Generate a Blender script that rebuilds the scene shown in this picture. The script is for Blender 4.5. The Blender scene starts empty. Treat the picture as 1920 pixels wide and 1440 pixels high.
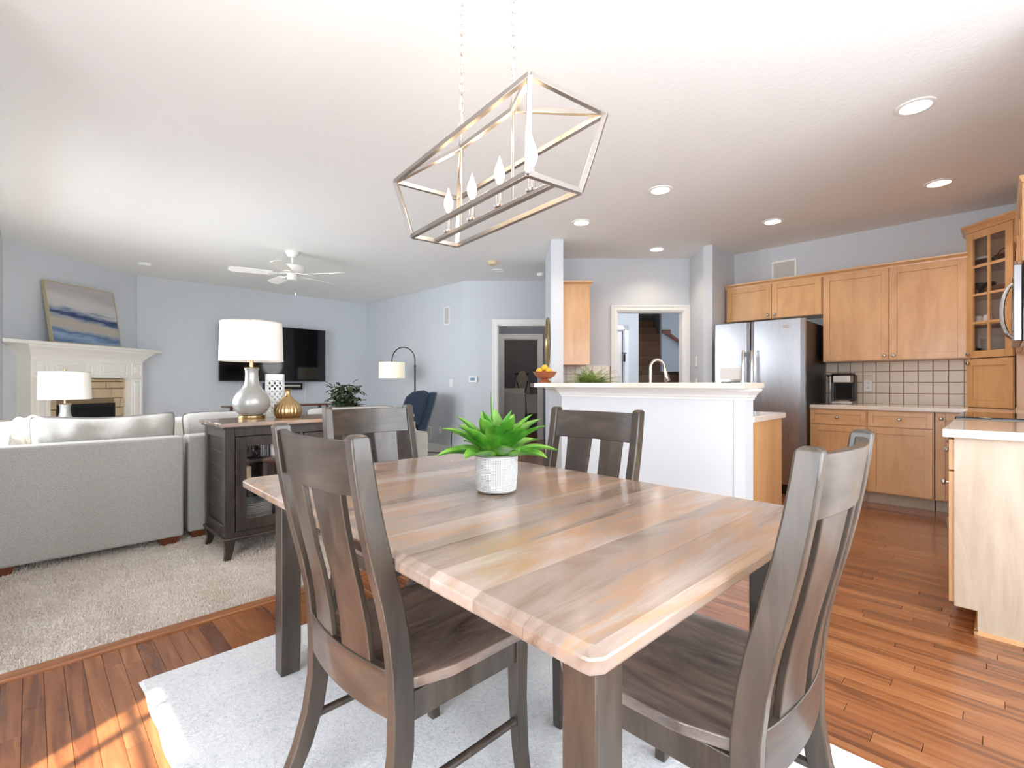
import bpy, bmesh, math, random
from mathutils import Vector, Matrix, noise
random.seed(7)
R = math.radians
sc = bpy.context.scene
COL = sc.collection

# ------------------------------------------------------------------ camera, light, exposure
HEAD = R(45.2)
cam_d = bpy.data.cameras.new('camera')
cam_d.sensor_width = 36
cam_d.lens = 910 / 1920 * 36
cam_d.clip_start = 0.05
cam_d.clip_end = 100
cam = bpy.data.objects.new('camera', cam_d)
cam.location = (0, 0, 1.12)
cam.rotation_euler = (R(90), 0, HEAD - R(90))
COL.objects.link(cam)
sc.camera = cam

sc.view_settings.view_transform = 'Standard'
sc.view_settings.look = 'None'
sc.view_settings.gamma = 1
sc.view_settings.use_curve_mapping = False
sc.view_settings.exposure = 0.14

w = bpy.data.worlds.new('sky')
sc.world = w
w.use_nodes = True
bg = w.node_tree.nodes['Background']
bg.inputs[0].default_value = (0.80, 0.90, 1.0, 1)
bg.inputs[1].default_value = 3.0

SUN_AZ = R(27)
SUN_EL = R(47.5)
sd = bpy.data.lights.new('sun', 'SUN')
sd.energy = 22
sd.color = (1, 0.93, 0.84)
sd.angle = R(0.7)
so = bpy.data.objects.new('sun', sd)
v = Vector((math.cos(SUN_AZ) * math.cos(SUN_EL), math.sin(SUN_AZ) * math.cos(SUN_EL), -math.sin(SUN_EL)))
so.rotation_euler = v.to_track_quat('-Z', 'Y').to_euler()
so.location = (-6, -3, 8)
COL.objects.link(so)


def area(name, loc, direction, sx, sy, energy, color=(0.88, 0.94, 1.0), spread=180):
    d = bpy.data.lights.new(name, 'AREA')
    d.shape = 'RECTANGLE'
    d.size = sx
    d.size_y = sy
    d.energy = energy
    d.color = color
    d.spread = R(spread)
    o = bpy.data.objects.new(name, d)
    o.location = loc
    o.rotation_euler = Vector(direction).to_track_quat('-Z', 'Y').to_euler()
    COL.objects.link(o)
    return o


area('daylight_patio_door', (-1.50, 0.52, 1.15), (1, 0, 0.0), 1.65, 2.0, 92)
area('daylight_rear_window', (1.1, -1.50, 1.35), (0, 1, 0.0), 3.0, 1.7, 140)
area('daylight_living_window', (-0.42, 5.45, 1.35), (1, 0, -0.5), 2.7, 1.8, 85, spread=140)
sc.cycles.diffuse_bounces = 8
sc.cycles.max_bounces = 14

CEIL = 2.74

# ------------------------------------------------------------------ helpers
c45 = math.sqrt(0.5)


def G(F, Rr, z=0.0):
    """point in the frame of the walls that run at 45 degrees: F along (1,1), R along (1,-1)"""
    return Vector((F * c45 + Rr * c45, F * c45 - Rr * c45, z))


GM = Matrix(((c45, c45, 0, 0), (-c45, c45, 0, 0), (0, 0, 1, 0), (0, 0, 0, 1)))  # local x = R, local y = F


class MB:
    def __init__(self, xf=None):
        self.v = []
        self.f = []
        self.xf = xf

    def add(self, vs, fs):
        n = len(self.v)
        if self.xf is not None:
            vs = [self.xf @ Vector(p) for p in vs]
        self.v += [tuple(p) for p in vs]
        self.f += [tuple(i + n for i in f) for f in fs]
        return self

    def box(self, x0, x1, y0, y1, z0, z1):
        if x0 > x1: x0, x1 = x1, x0
        if y0 > y1: y0, y1 = y1, y0
        if z0 > z1: z0, z1 = z1, z0
        vs = [(x0, y0, z0), (x1, y0, z0), (x1, y1, z0), (x0, y1, z0), (x0, y0, z1), (x1, y0, z1), (x1, y1, z1), (x0, y1, z1)]
        return self.add(vs, [(0, 3, 2, 1), (4, 5, 6, 7), (0, 1, 5, 4), (1, 2, 6, 5), (2, 3, 7, 6), (3, 0, 4, 7)])

    def cbox(self, x0, x1, y0, y1, z0, z1, c=0.003):
        """box with chamfered top edges"""
        vs = [(x0, y0, z0), (x1, y0, z0), (x1, y1, z0), (x0, y1, z0), (x0, y0, z1 - c), (x1, y0, z1 - c), (x1, y1, z1 - c), (x0, y1, z1 - c),
              (x0 + c, y0 + c, z1), (x1 - c, y0 + c, z1), (x1 - c, y1 - c, z1), (x0 + c, y1 - c, z1)]
        return self.add(vs, [(0, 3, 2, 1), (0, 1, 5, 4), (1, 2, 6, 5), (2, 3, 7, 6), (3, 0, 4, 7),
                             (4, 5, 9, 8), (5, 6, 10, 9), (6, 7, 11, 10), (7, 4, 8, 11), (8, 9, 10, 11)])

    def prism(self, poly, z0, z1):
        n = len(poly)
        vs = [(p[0], p[1], z0) for p in poly] + [(p[0], p[1], z1) for p in poly]
        fs = [tuple(reversed(range(n))), tuple(range(n, 2 * n))]
        fs += [(i, (i + 1) % n, n + (i + 1) % n, n + i) for i in range(n)]
        return self.add(vs, fs)

    def loft(self, rings, closed=True, cap=True):
        """rings: list of lists of points (same count)"""
        n = len(rings[0])
        vs = [p for r in rings for p in r]
        fs = []
        m = len(rings)
        for k in range(m - 1):
            for i in range(n if closed else n - 1):
                j = (i + 1) % n
                fs.append((k * n + i, k * n + j, (k + 1) * n + j, (k + 1) * n + i))
        if cap and closed:
            fs.append(tuple(reversed(range(n))))
            fs.append(tuple(range((m - 1) * n, m * n)))
        return self.add(vs, fs)

    def bar(self, p, q, wd, ht, up=(0, 0, 1)):
        p = Vector(p); q = Vector(q)
        d = (q - p).normalized()
        u = Vector(up)
        s = d.cross(u)
        if s.length < 1e-4:
            s = d.cross(Vector((1, 0, 0)))
        s.normalize()
        t = s.cross(d).normalized()
        s = s * wd / 2; t = t * ht / 2
        r = lambda o: [o - s - t, o + s - t, o + s + t, o - s + t]
        return self.loft([r(p), r(q)])

    def tube(self, path, r, n=10, closed=False):
        path = [Vector(p) for p in path]
        m = len(path)
        rs = r if isinstance(r, (list, tuple)) else [r] * m
        rings = []
        prev = None
        for i, p in enumerate(path):
            if closed:
                d = path[(i + 1) % m] - path[(i - 1) % m]
            else:
                d = path[min(i + 1, m - 1)] - path[max(i - 1, 0)]
            d.normalize()
            if prev is None:
                s = d.cross(Vector((0, 0, 1)))
                if s.length < 1e-3:
                    s = d.cross(Vector((1, 0, 0)))
            else:
                s = prev - d * prev.dot(d)
            s.normalize()
            prev = s
            t = d.cross(s)
            rings.append([p + (s * math.cos(2 * math.pi * k / n) + t * math.sin(2 * math.pi * k / n)) * rs[i] for k in range(n)])
        if closed:
            rings.append(rings[0])
            return self.loft(rings, cap=False)
        return self.loft(rings)

    def lathe(self, prof, n=32, c=(0, 0, 0), cap=True):
        rings = [[(c[0] + r * math.cos(2 * math.pi * k / n), c[1] + r * math.sin(2 * math.pi * k / n), c[2] + z) for k in range(n)] for r, z in prof]
        return self.loft(rings, cap=cap)

    def sphere(self, c, r, n=16, m=10, sq=(1, 1, 1)):
        rings = []
        for j in range(m + 1):
            a = -math.pi / 2 + math.pi * j / m
            rr = max(math.cos(a), 0.02) * r
            rings.append([(c[0] + rr * math.cos(2 * math.pi * k / n) * sq[0], c[1] + rr * math.sin(2 * math.pi * k / n) * sq[1], c[2] + r * math.sin(a) * sq[2]) for k in range(n)])
        return self.loft(rings)

    def grid(self, fn, nu, nv):
        vs = [fn(i / nu, j / nv) for j in range(nv + 1) for i in range(nu + 1)]
        fs = [(j * (nu + 1) + i, j * (nu + 1) + i + 1, (j + 1) * (nu + 1) + i + 1, (j + 1) * (nu + 1) + i) for j in range(nv) for i in range(nu)]
        return self.add(vs, fs)

    def mesh(self, name, mat, smooth=False, angle=35):
        me = bpy.data.meshes.new(name)
        me.from_pydata(self.v, [], self.f)
        me.materials.append(mat)
        if smooth:
            for p in me.polygons: p.use_smooth = True
            try:
                me.set_sharp_from_angle(angle=R(angle))
            except Exception:
                pass
        me.update()
        return me

    def build(self, name, mat, parent=None, smooth=False, bevel=0, seg=2, angle=35, fix=True):
        me = self.mesh(name, mat, smooth, angle)
        if fix:
            bm = bmesh.new(); bm.from_mesh(me)
            bmesh.ops.recalc_face_normals(bm, faces=bm.faces)
            bm.to_mesh(me); bm.free()
        o = bpy.data.objects.new(name, me)
        COL.objects.link(o)
        if parent is not None: o.parent = parent
        if bevel:
            b = o.modifiers.new('bevel', 'BEVEL')
            b.width = bevel; b.segments = seg; b.limit_method = 'ANGLE'; b.angle_limit = R(40)
            b.harden_normals = False
            for p in me.polygons: p.use_smooth = True
            try:
                me.set_sharp_from_angle(angle=R(40))
            except Exception:
                pass
        return o


def thing(name, label, cat, loc=(0, 0, 0), rz=0, group=None):
    o = bpy.data.objects.new(name, None)
    o.empty_display_size = 0.1
    COL.objects.link(o)
    o.location = loc
    o.rotation_euler = (0, 0, rz)
    o['label'] = label; o['category'] = cat
    if group: o['group'] = group
    return o


def tag(o, label, cat, group=None):
    o['label'] = label; o['category'] = cat
    if group: o['group'] = group
    return o


def struct(o, label=None):
    o['kind'] = 'structure'
    if label: o['label'] = label
    return o


def wood(o, label=None):
    if label: o['label'] = label
    return o


def dup(o, parent=None, loc=None, rz=None, label=None):
    c = o.copy()
    COL.objects.link(c)
    if parent is not None: c.parent = parent
    if loc is not None: c.location = loc
    if rz is not None: c.rotation_euler = (0, 0, rz)
    if label: c['label'] = label
    for ch in list(o.children):
        dup(ch, c)
    return c


# ------------------------------------------------------------------ materials
def new_mat(name):
    m = bpy.data.materials.new(name)
    m.use_nodes = True
    nt = m.node_tree
    return m, nt, nt.nodes['Principled BSDF']


def rgb(h):
    """sRGB 0-255 triple to linear"""
    def f(c):
        c /= 255
        return c / 12.92 if c <= 0.04045 else ((c + 0.055) / 1.055) ** 2.4
    return tuple(f(c) for c in h) + (1,)


def plain(name, col, rough=0.5, metal=0.0, bump=0, bscale=200, spec=0.5, coat=0, var=0, vscale=4, trans=0, ior=1.45, emit=None, estr=0, sheen=0, alpha=1):
    m, nt, b = new_mat(name)
    b.inputs['Base Color'].default_value = rgb(col)
    b.inputs['Roughness'].default_value = rough
    b.inputs['Metallic'].default_value = metal
    b.inputs['Specular IOR Level'].default_value = spec
    b.inputs['Coat Weight'].default_value = coat
    b.inputs['Coat Roughness'].default_value = 0.1
    b.inputs['Transmission Weight'].default_value = trans
    b.inputs['IOR'].default_value = ior
    b.inputs['Alpha'].default_value = alpha
    if sheen: b.inputs['Sheen Weight'].default_value = sheen
    if emit:
        b.inputs['Emission Color'].default_value = rgb(emit)
        b.inputs['Emission Strength'].default_value = estr
    L = nt.links
    if bump or var:
        tc = nt.nodes.new('ShaderNodeTexCoord')
    if bump:
        n = nt.nodes.new('ShaderNodeTexNoise')
        n.inputs['Scale'].default_value = bscale
        n.inputs['Detail'].default_value = 4
        L.new(tc.outputs['Object'], n.inputs['Vector'])
        bp = nt.nodes.new('ShaderNodeBump')
        bp.inputs['Strength'].default_value = bump
        bp.inputs['Distance'].default_value = 0.002
        L.new(n.outputs['Fac'], bp.inputs['Height'])
        L.new(bp.outputs['Normal'], b.inputs['Normal'])
    if var:
        n2 = nt.nodes.new('ShaderNodeTexNoise')
        n2.inputs['Scale'].default_value = vscale
        n2.inputs['Detail'].default_value = 5
        L.new(tc.outputs['Object'], n2.inputs['Vector'])
        mx = nt.nodes.new('ShaderNodeMix'); mx.data_type = 'RGBA'
        c = rgb(col)
        mx.inputs['A'].default_value = tuple(x * (1 - var) for x in c[:3]) + (1,)
        mx.inputs['B'].default_value = tuple(min(1, x * (1 + var)) for x in c[:3]) + (1,)
        L.new(n2.outputs['Fac'], mx.inputs['Factor'])
        L.new(mx.outputs['Result'], b.inputs['Base Color'])
    return m


def grain(name, cols, axis='x', rough=0.35, scale=3.0, stretch=14, rnd='object', rndamt=0.35, coat=0.0, blotch=0.3, bump=0.08, figure=0.5, spec=0.5):
    """wood: cols = [dark, mid, light]; the grain runs along axis; rnd = per object or per island shift"""
    m, nt, b = new_mat(name)
    L = nt.links
    N = nt.nodes
    tc = N.new('ShaderNodeTexCoord')
    if rnd == 'island':
        rn = N.new('ShaderNodeNewGeometry').outputs['Random Per Island']
    else:
        rn = N.new('ShaderNodeObjectInfo').outputs['Random']
    cv = N.new('ShaderNodeCombineXYZ')
    mm = N.new('ShaderNodeMath'); mm.operation = 'MULTIPLY'; mm.inputs[1].default_value = 37.0
    L.new(rn, mm.inputs[0])
    for k in ('X', 'Y', 'Z'): L.new(mm.outputs[0], cv.inputs[k])
    ad = N.new('ShaderNodeVectorMath'); ad.operation = 'ADD'
    L.new(tc.outputs['Object'], ad.inputs[0]); L.new(cv.outputs[0], ad.inputs[1])
    mp = N.new('ShaderNodeMapping')
    s = {'x': (1, stretch, stretch), 'y': (stretch, 1, stretch), 'z': (stretch, stretch, 1)}[axis]
    mp.inputs['Scale'].default_value = tuple(k * scale for k in s)
    L.new(ad.outputs[0], mp.inputs['Vector'])
    n1 = N.new('ShaderNodeTexNoise'); n1.inputs['Scale'].default_value = 1.0; n1.inputs['Detail'].default_value = 6; n1.inputs['Roughness'].default_value = 0.62
    n1.inputs['Distortion'].default_value = figure
    L.new(mp.outputs[0], n1.inputs['Vector'])
    mp2 = N.new('ShaderNodeMapping')
    s2 = {'x': (1, 3, 3), 'y': (3, 1, 3), 'z': (3, 3, 1)}[axis]
    mp2.inputs['Scale'].default_value = tuple(k * scale * 0.9 for k in s2)
    L.new(ad.outputs[0], mp2.inputs['Vector'])
    n2 = N.new('ShaderNodeTexNoise'); n2.inputs['Scale'].default_value = 1.0; n2.inputs['Detail'].default_value = 2
    L.new(mp2.outputs[0], n2.inputs['Vector'])
    # fac = grain + blotch + per-piece
    m1 = N.new('ShaderNodeMath'); m1.operation = 'MULTIPLY_ADD'; m1.inputs[1].default_value = blotch; 
    L.new(n2.outputs['Fac'], m1.inputs[0]); L.new(n1.outputs['Fac'], m1.inputs[2])
    m2 = N.new('ShaderNodeMath'); m2.operation = 'MULTIPLY_ADD'; m2.inputs[1].default_value = rndamt
    L.new(rn, m2.inputs[0]); L.new(m1.outputs[0], m2.inputs[2])
    m3 = N.new('ShaderNodeMath'); m3.operation = 'SUBTRACT'; m3.inputs[1].default_value = blotch * 0.5 + rndamt * 0.5
    L.new(m2.outputs[0], m3.inputs[0])
    cr = N.new('ShaderNodeValToRGB')
    e = cr.color_ramp.elements
    e[0].position = 0.30; e[0].color = rgb(cols[0])
    e[1].position = 0.72; e[1].color = rgb(cols[-1])
    for k, c in enumerate(cols[1:-1]):
        el = cr.color_ramp.elements.new(0.30 + 0.42 * (k + 1) / (len(cols) - 1)); el.color = rgb(c)
    L.new(m3.outputs[0], cr.inputs['Fac'])
    L.new(cr.outputs['Color'], b.inputs['Base Color'])
    b.inputs['Roughness'].default_value = rough
    b.inputs['Coat Weight'].default_value = coat
    b.inputs['Coat Roughness'].default_value = 0.12
    b.inputs['Specular IOR Level'].default_value = spec
    if bump:
        bp = N.new('ShaderNodeBump'); bp.inputs['Strength'].default_value = bump; bp.inputs['Distance'].default_value = 0.001
        L.new(n1.outputs['Fac'], bp.inputs['Height']); L.new(bp.outputs['Normal'], b.inputs['Normal'])
    return m


MT = {}
MT['wall'] = plain('wall_paint', (206, 210, 215), 0.85, bump=0.05, bscale=300)
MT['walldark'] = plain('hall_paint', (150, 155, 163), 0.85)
MT['white'] = plain('white_trim_paint', (240, 239, 236), 0.4)
MT['bluewhite'] = plain('white_wall_paint', (216, 219, 223), 0.6)
MT['mantel'] = plain('mantel_paint', (248, 245, 238), 0.45)


def ceiling_mat():
    m, nt, b = new_mat('ceiling_knockdown')
    N = nt.nodes; L = nt.links
    b.inputs['Base Color'].default_value = rgb((238, 238, 237))
    b.inputs['Roughness'].default_value = 0.9
    tc = N.new('ShaderNodeTexCoord')
    n = N.new('ShaderNodeTexNoise'); n.inputs['Scale'].default_value = 28; n.inputs['Detail'].default_value = 5; n.inputs['Distortion'].default_value = 0.6
    L.new(tc.outputs['Object'], n.inputs['Vector'])
    cr = N.new('ShaderNodeValToRGB'); cr.color_ramp.elements[0].position = 0.42; cr.color_ramp.elements[1].position = 0.56
    L.new(n.outputs['Fac'], cr.inputs['Fac'])
    bp = N.new('ShaderNodeBump'); bp.inputs['Strength'].default_value = 0.18; bp.inputs['Distance'].default_value = 0.002
    L.new(cr.outputs['Color'], bp.inputs['Height']); L.new(bp.outputs['Normal'], b.inputs['Normal'])
    return m


MT['ceiling'] = ceiling_mat()
MT['floor'] = grain('oak_floor', [(104, 60, 34), (134, 80, 45), (146, 91, 53), (160, 106, 66)], 'y', rough=0.24, scale=1.8, stretch=12, rndamt=0.30, coat=0.5, bump=0.04, blotch=0.25, figure=1.0)
MT['floori'] = grain('oak_floor_far', [(104, 60, 34), (134, 80, 45), (146, 91, 53), (160, 106, 66)], 'y', rough=0.24, scale=1.8, stretch=12, rnd='island', rndamt=0.30, coat=0.5, bump=0.04, blotch=0.25, figure=1.0)
MT['gap'] = plain('floor_joint', (84, 44, 22), 0.7)
MT['strip'] = grain('oak_threshold', [(126, 76, 46), (150, 96, 60), (168, 112, 74)], 'x', rough=0.25, scale=2, rndamt=0)
TC = [(112, 90, 74), (140, 120, 106), (152, 134, 122), (166, 132, 104), (168, 148, 134), (180, 162, 150)]
MT['table'] = grain('table_top_maple', TC, 'x', rough=0.26, scale=1.1, stretch=6, rndamt=0.22, coat=0.5, bump=0.01, blotch=0.75, figure=0.7)
MT['dark'] = grain('grey_brown_stain', [(47, 40, 33), (66, 56, 47), (84, 73, 62)], 'z', rough=0.36, scale=3, stretch=7, rndamt=0.12, coat=0.2, bump=0.02)
MT['darkx'] = grain('grey_brown_stain_x', [(47, 40, 33), (66, 56, 47), (84, 73, 62)], 'x', rough=0.36, scale=3, stretch=7, rndamt=0.12, coat=0.2, bump=0.02)
MT['seat'] = grain('seat_wood', [(74, 64, 60), (108, 94, 86), (128, 112, 102), (148, 126, 112)], 'y', rough=0.22, scale=2.2, stretch=5, rndamt=0.25, coat=0.5, bump=0.02, blotch=0.8, figure=2.2)
MT['buffet'] = grain('buffet_stain', [(34, 27, 23), (49, 40, 34), (66, 55, 46)], 'z', rough=0.3, scale=3, stretch=7, rndamt=0.12, coat=0.3, bump=0.02)
MT['maple'] = grain('honey_maple', [(202, 152, 102), (212, 164, 114), (220, 174, 124)], 'z', rough=0.35, scale=1.6, stretch=5, rndamt=0.12, bump=0.01, blotch=0.6, figure=1.2, coat=0.2)
MT['maplex'] = grain('honey_maple_x', [(202, 152, 102), (212, 164, 114), (220, 174, 124)], 'x', rough=0.35, scale=1.6, stretch=5, rndamt=0.12, bump=0.01, blotch=0.6, figure=1.2, coat=0.2)
MT['palemaple'] = grain('pale_maple', [(168, 148, 126), (184, 166, 145), (194, 178, 160)], 'z', rough=0.4, scale=1.3, stretch=5, rndamt=0.0, bump=0.01, blotch=0.7, figure=2.0)
MT['cherry'] = grain('red_brown_wood', [(70, 34, 22), (104, 54, 36), (130, 72, 50)], 'x', rough=0.3, scale=3, rndamt=0.1)
MT['bowl'] = grain('turned_bowl_wood', [(110, 58, 32), (164, 92, 56), (190, 116, 76)], 'x', rough=0.35, scale=14, stretch=4, rndamt=0, figure=2)
MT['footwood'] = plain('foot_wood', (104, 58, 34), 0.4, var=0.2, vscale=20)
MT['counter'] = plain('quartz', (224, 211, 198), 0.12, var=0.03, vscale=60, coat=0.3)
MT['tile'] = plain('tile_glaze', (226, 216, 200), 0.3, var=0.06, vscale=9, bump=0.1, bscale=30)
MT['grout'] = plain('grout', (150, 126, 100), 0.9, bump=0.2)
MT['fabric'] = None


def fabric_mat(name, c0, c1, scale=420, bump=0.5, var=0.4):
    m, nt, b = new_mat(name)
    N = nt.nodes; L = nt.links
    tc = N.new('ShaderNodeTexCoord')
    mp = N.new('ShaderNodeMapping'); mp.inputs['Scale'].default_value = (1, 1, 3.0); L.new(tc.outputs['Object'], mp.inputs['Vector'])
    mq = N.new('ShaderNodeMapping'); mq.inputs['Scale'].default_value = (3, 3, 1.0); L.new(tc.outputs['Object'], mq.inputs['Vector'])
    n = N.new('ShaderNodeTexNoise'); n.inputs['Scale'].default_value = scale / 3; n.inputs['Detail'].default_value = 2
    n2 = N.new('ShaderNodeTexNoise'); n2.inputs['Scale'].default_value = scale / 3; n2.inputs['Detail'].default_value = 2
    L.new(mp.outputs[0], n.inputs['Vector']); L.new(mq.outputs[0], n2.inputs['Vector'])
    ad = N.new('ShaderNodeMath'); ad.operation = 'ADD'; L.new(n.outputs['Fac'], ad.inputs[0]); L.new(n2.outputs['Fac'], ad.inputs[1])
    mr = N.new('ShaderNodeMapRange'); mr.inputs['From Min'].default_value = 0.7; mr.inputs['From Max'].default_value = 1.3
    L.new(ad.outputs[0], mr.inputs['Value'])
    mx = N.new('ShaderNodeMix'); mx.data_type = 'RGBA'
    mx.inputs['A'].default_value = rgb(c0); mx.inputs['B'].default_value = rgb(c1)
    L.new(mr.outputs[0], mx.inputs['Factor']); L.new(mx.outputs['Result'], b.inputs['Base Color'])
    b.inputs['Roughness'].default_value = 0.95
    b.inputs['Sheen Weight'].default_value = 0.2
    b.inputs['Specular IOR Level'].default_value = 0.2
    bp = N.new('ShaderNodeBump'); bp.inputs['Strength'].default_value = bump; bp.inputs['Distance'].default_value = 0.001
    L.new(ad.outputs[0], bp.inputs['Height']); L.new(bp.outputs['Normal'], b.inputs['Normal'])
    return m


MT['sofa'] = fabric_mat('sofa_weave', (146, 143, 137), (190, 187, 181), 500)
MT['cushion'] = fabric_mat('cushion_weave', (160, 156, 149), (188, 184, 177), 500, 0.3)
MT['navy'] = fabric_mat('blue_upholstery', (40, 54, 70), (66, 82, 98), 400)
MT['cream'] = fabric_mat('cream_cloth', (200, 194, 184), (228, 223, 214), 300)
MT['shade'] = plain('lamp_shade_linen', (246, 241, 232), 0.9)
MT['shadelit'] = plain('floor_lamp_linen', (246, 240, 222), 0.9, emit=(255, 240, 205), estr=0.35)
MT['piping'] = plain('piping_cord', (120, 116, 114), 0.9)
MT['nickel'] = plain('brushed_nickel', (182, 175, 168), 0.34, 1.0)
MT['chrome'] = plain('chrome', (226, 220, 214), 0.12, 1.0)
MT['brass'] = plain('brushed_brass', (200, 172, 126), 0.28, 1.0)
MT['bronze'] = plain('dark_bronze', (44, 42, 42), 0.4, 0.6)
MT['ceramic'] = plain('pearl_glaze', (176, 176, 172), 0.34, 0.45, coat=0.25)
MT['blackgloss'] = plain('black_gloss', (9, 8, 11), 0.06)
MT['black'] = plain('black_plastic', (20, 20, 22), 0.4)
MT['soot'] = plain('firebox_black', (22, 21, 20), 0.8)
MT['plastic'] = plain('white_plastic', (240, 240, 238), 0.35)
MT['oldplastic'] = plain('yellowed_plastic', (214, 194, 160), 0.5)
MT['grille'] = plain('speaker_grille', (196, 194, 186), 0.8, bump=0.6, bscale=600)
MT['lemon'] = plain('lemon_skin', (236, 186, 56), 0.4, bump=0.3, bscale=160, var=0.1, vscale=12)
MT['glass'] = plain('clear_glass', (255, 255, 255), 0.02, trans=1.0, ior=1.45)
MT['bulb'] = plain('bulb_glow', (255, 240, 210), 0.3, emit=(255, 226, 180), estr=14)
MT['downlight'] = plain('downlight_glow', (255, 250, 240), 0.5, emit=(255, 236, 208), estr=9)
MT['stair'] = plain('stair_carpet', (122, 98, 80), 0.95, bump=0.5, bscale=200, var=0.1)
MT['china'] = plain('white_china', (236, 234, 228), 0.2)
MT['fan'] = plain('fan_white', (236, 234, 228), 0.45)


def thin_glass(name):
    m, nt, b = new_mat(name)
    N = nt.nodes; L = nt.links
    out = N['Material Output']
    tr = N.new('ShaderNodeBsdfTransparent'); gl = N.new('ShaderNodeBsdfGlossy')
    gl.inputs['Roughness'].default_value = 0.02
    mx = N.new('ShaderNodeMixShader'); lw_ = N.new('ShaderNodeLayerWeight')
    pw_ = N.new('ShaderNodeMath'); pw_.operation = 'POWER'; pw_.inputs[1].default_value = 4
    fr = N.new('ShaderNodeMath'); fr.operation = 'MULTIPLY_ADD'; fr.inputs[1].default_value = 0.7; fr.inputs[2].default_value = 0.04
    L.new(lw_.outputs['Facing'], pw_.inputs[0]); L.new(pw_.outputs[0], fr.inputs[0])
    L.new(fr.outputs[0], mx.inputs[0]); L.new(tr.outputs[0], mx.inputs[1]); L.new(gl.outputs[0], mx.inputs[2])
    L.new(mx.outputs[0], out.inputs['Surface'])
    return m


MT['pane'] = thin_glass('window_glass')


def steel_mat():
    m, nt, b = new_mat('brushed_steel')
    N = nt.nodes; L = nt.links
    b.inputs['Metallic'].default_value = 1
    b.inputs['Base Color'].default_value = rgb((176, 176, 180))
    b.inputs['Roughness'].default_value = 0.3
    b.inputs['Anisotropic'].default_value = 0.6
    tc = N.new('ShaderNodeTexCoord'); mp = N.new('ShaderNodeMapping'); mp.inputs['Scale'].default_value = (900, 900, 6)
    L.new(tc.outputs['Object'], mp.inputs['Vector'])
    n = N.new('ShaderNodeTexNoise'); n.inputs['Scale'].default_value = 1; n.inputs['Detail'].default_value = 2
    L.new(mp.outputs[0], n.inputs['Vector'])
    mr = N.new('ShaderNodeMapRange'); mr.inputs['To Min'].default_value = 0.22; mr.inputs['To Max'].default_value = 0.36
    L.new(n.outputs['Fac'], mr.inputs['Value']); L.new(mr.outputs[0], b.inputs['Roughness'])
    return m


MT['steel'] = steel_mat()


def carpet_mat(name, c0, c1, c2, sc1=90, bump=1.0):
    m, nt, b = new_mat(name)
    N = nt.nodes; L = nt.links
    tc = N.new('ShaderNodeTexCoord')
    n = N.new('ShaderNodeTexNoise'); n.inputs['Scale'].default_value = sc1; n.inputs['Detail'].default_value = 5; n.inputs['Roughness'].default_value = 0.7
    n.inputs['Distortion'].default_value = 1.0
    L.new(tc.outputs['Object'], n.inputs['Vector'])
    n2 = N.new('ShaderNodeTexNoise'); n2.inputs['Scale'].default_value = 5; n2.inputs['Detail'].default_value = 4
    L.new(tc.outputs['Object'], n2.inputs['Vector'])
    ad = N.new('ShaderNodeMath'); ad.operation = 'MULTIPLY_ADD'; ad.inputs[1].default_value = 0.35
    L.new(n2.outputs['Fac'], ad.inputs[0]); L.new(n.outputs['Fac'], ad.inputs[2])
    cr = N.new('ShaderNodeValToRGB'); e = cr.color_ramp.elements
    e[0].position = 0.48; e[0].color = rgb(c0); e[1].position = 0.80; e[1].color = rgb(c2)
    k = cr.color_ramp.elements.new(0.6); k.color = rgb(c1)
    L.new(ad.outputs[0], cr.inputs['Fac']); L.new(cr.outputs['Color'], b.inputs['Base Color'])
    b.inputs['Roughness'].default_value = 1.0; b.inputs['Specular IOR Level'].default_value = 0.1
    bp = N.new('ShaderNodeBump'); bp.inputs['Strength'].default_value = bump; bp.inputs['Distance'].default_value = 0.006
    L.new(n.outputs['Fac'], bp.inputs['Height']); L.new(bp.outputs['Normal'], b.inputs['Normal'])
    return m


MT['carpet'] = carpet_mat('beige_carpet', (200, 185, 168), (228, 217, 204), (242, 235, 226), 120)
MT['rug'] = carpet_mat('pale_rug', (196, 200, 206), (222, 223, 225), (236, 236, 235), 70, 0.9)


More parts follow.
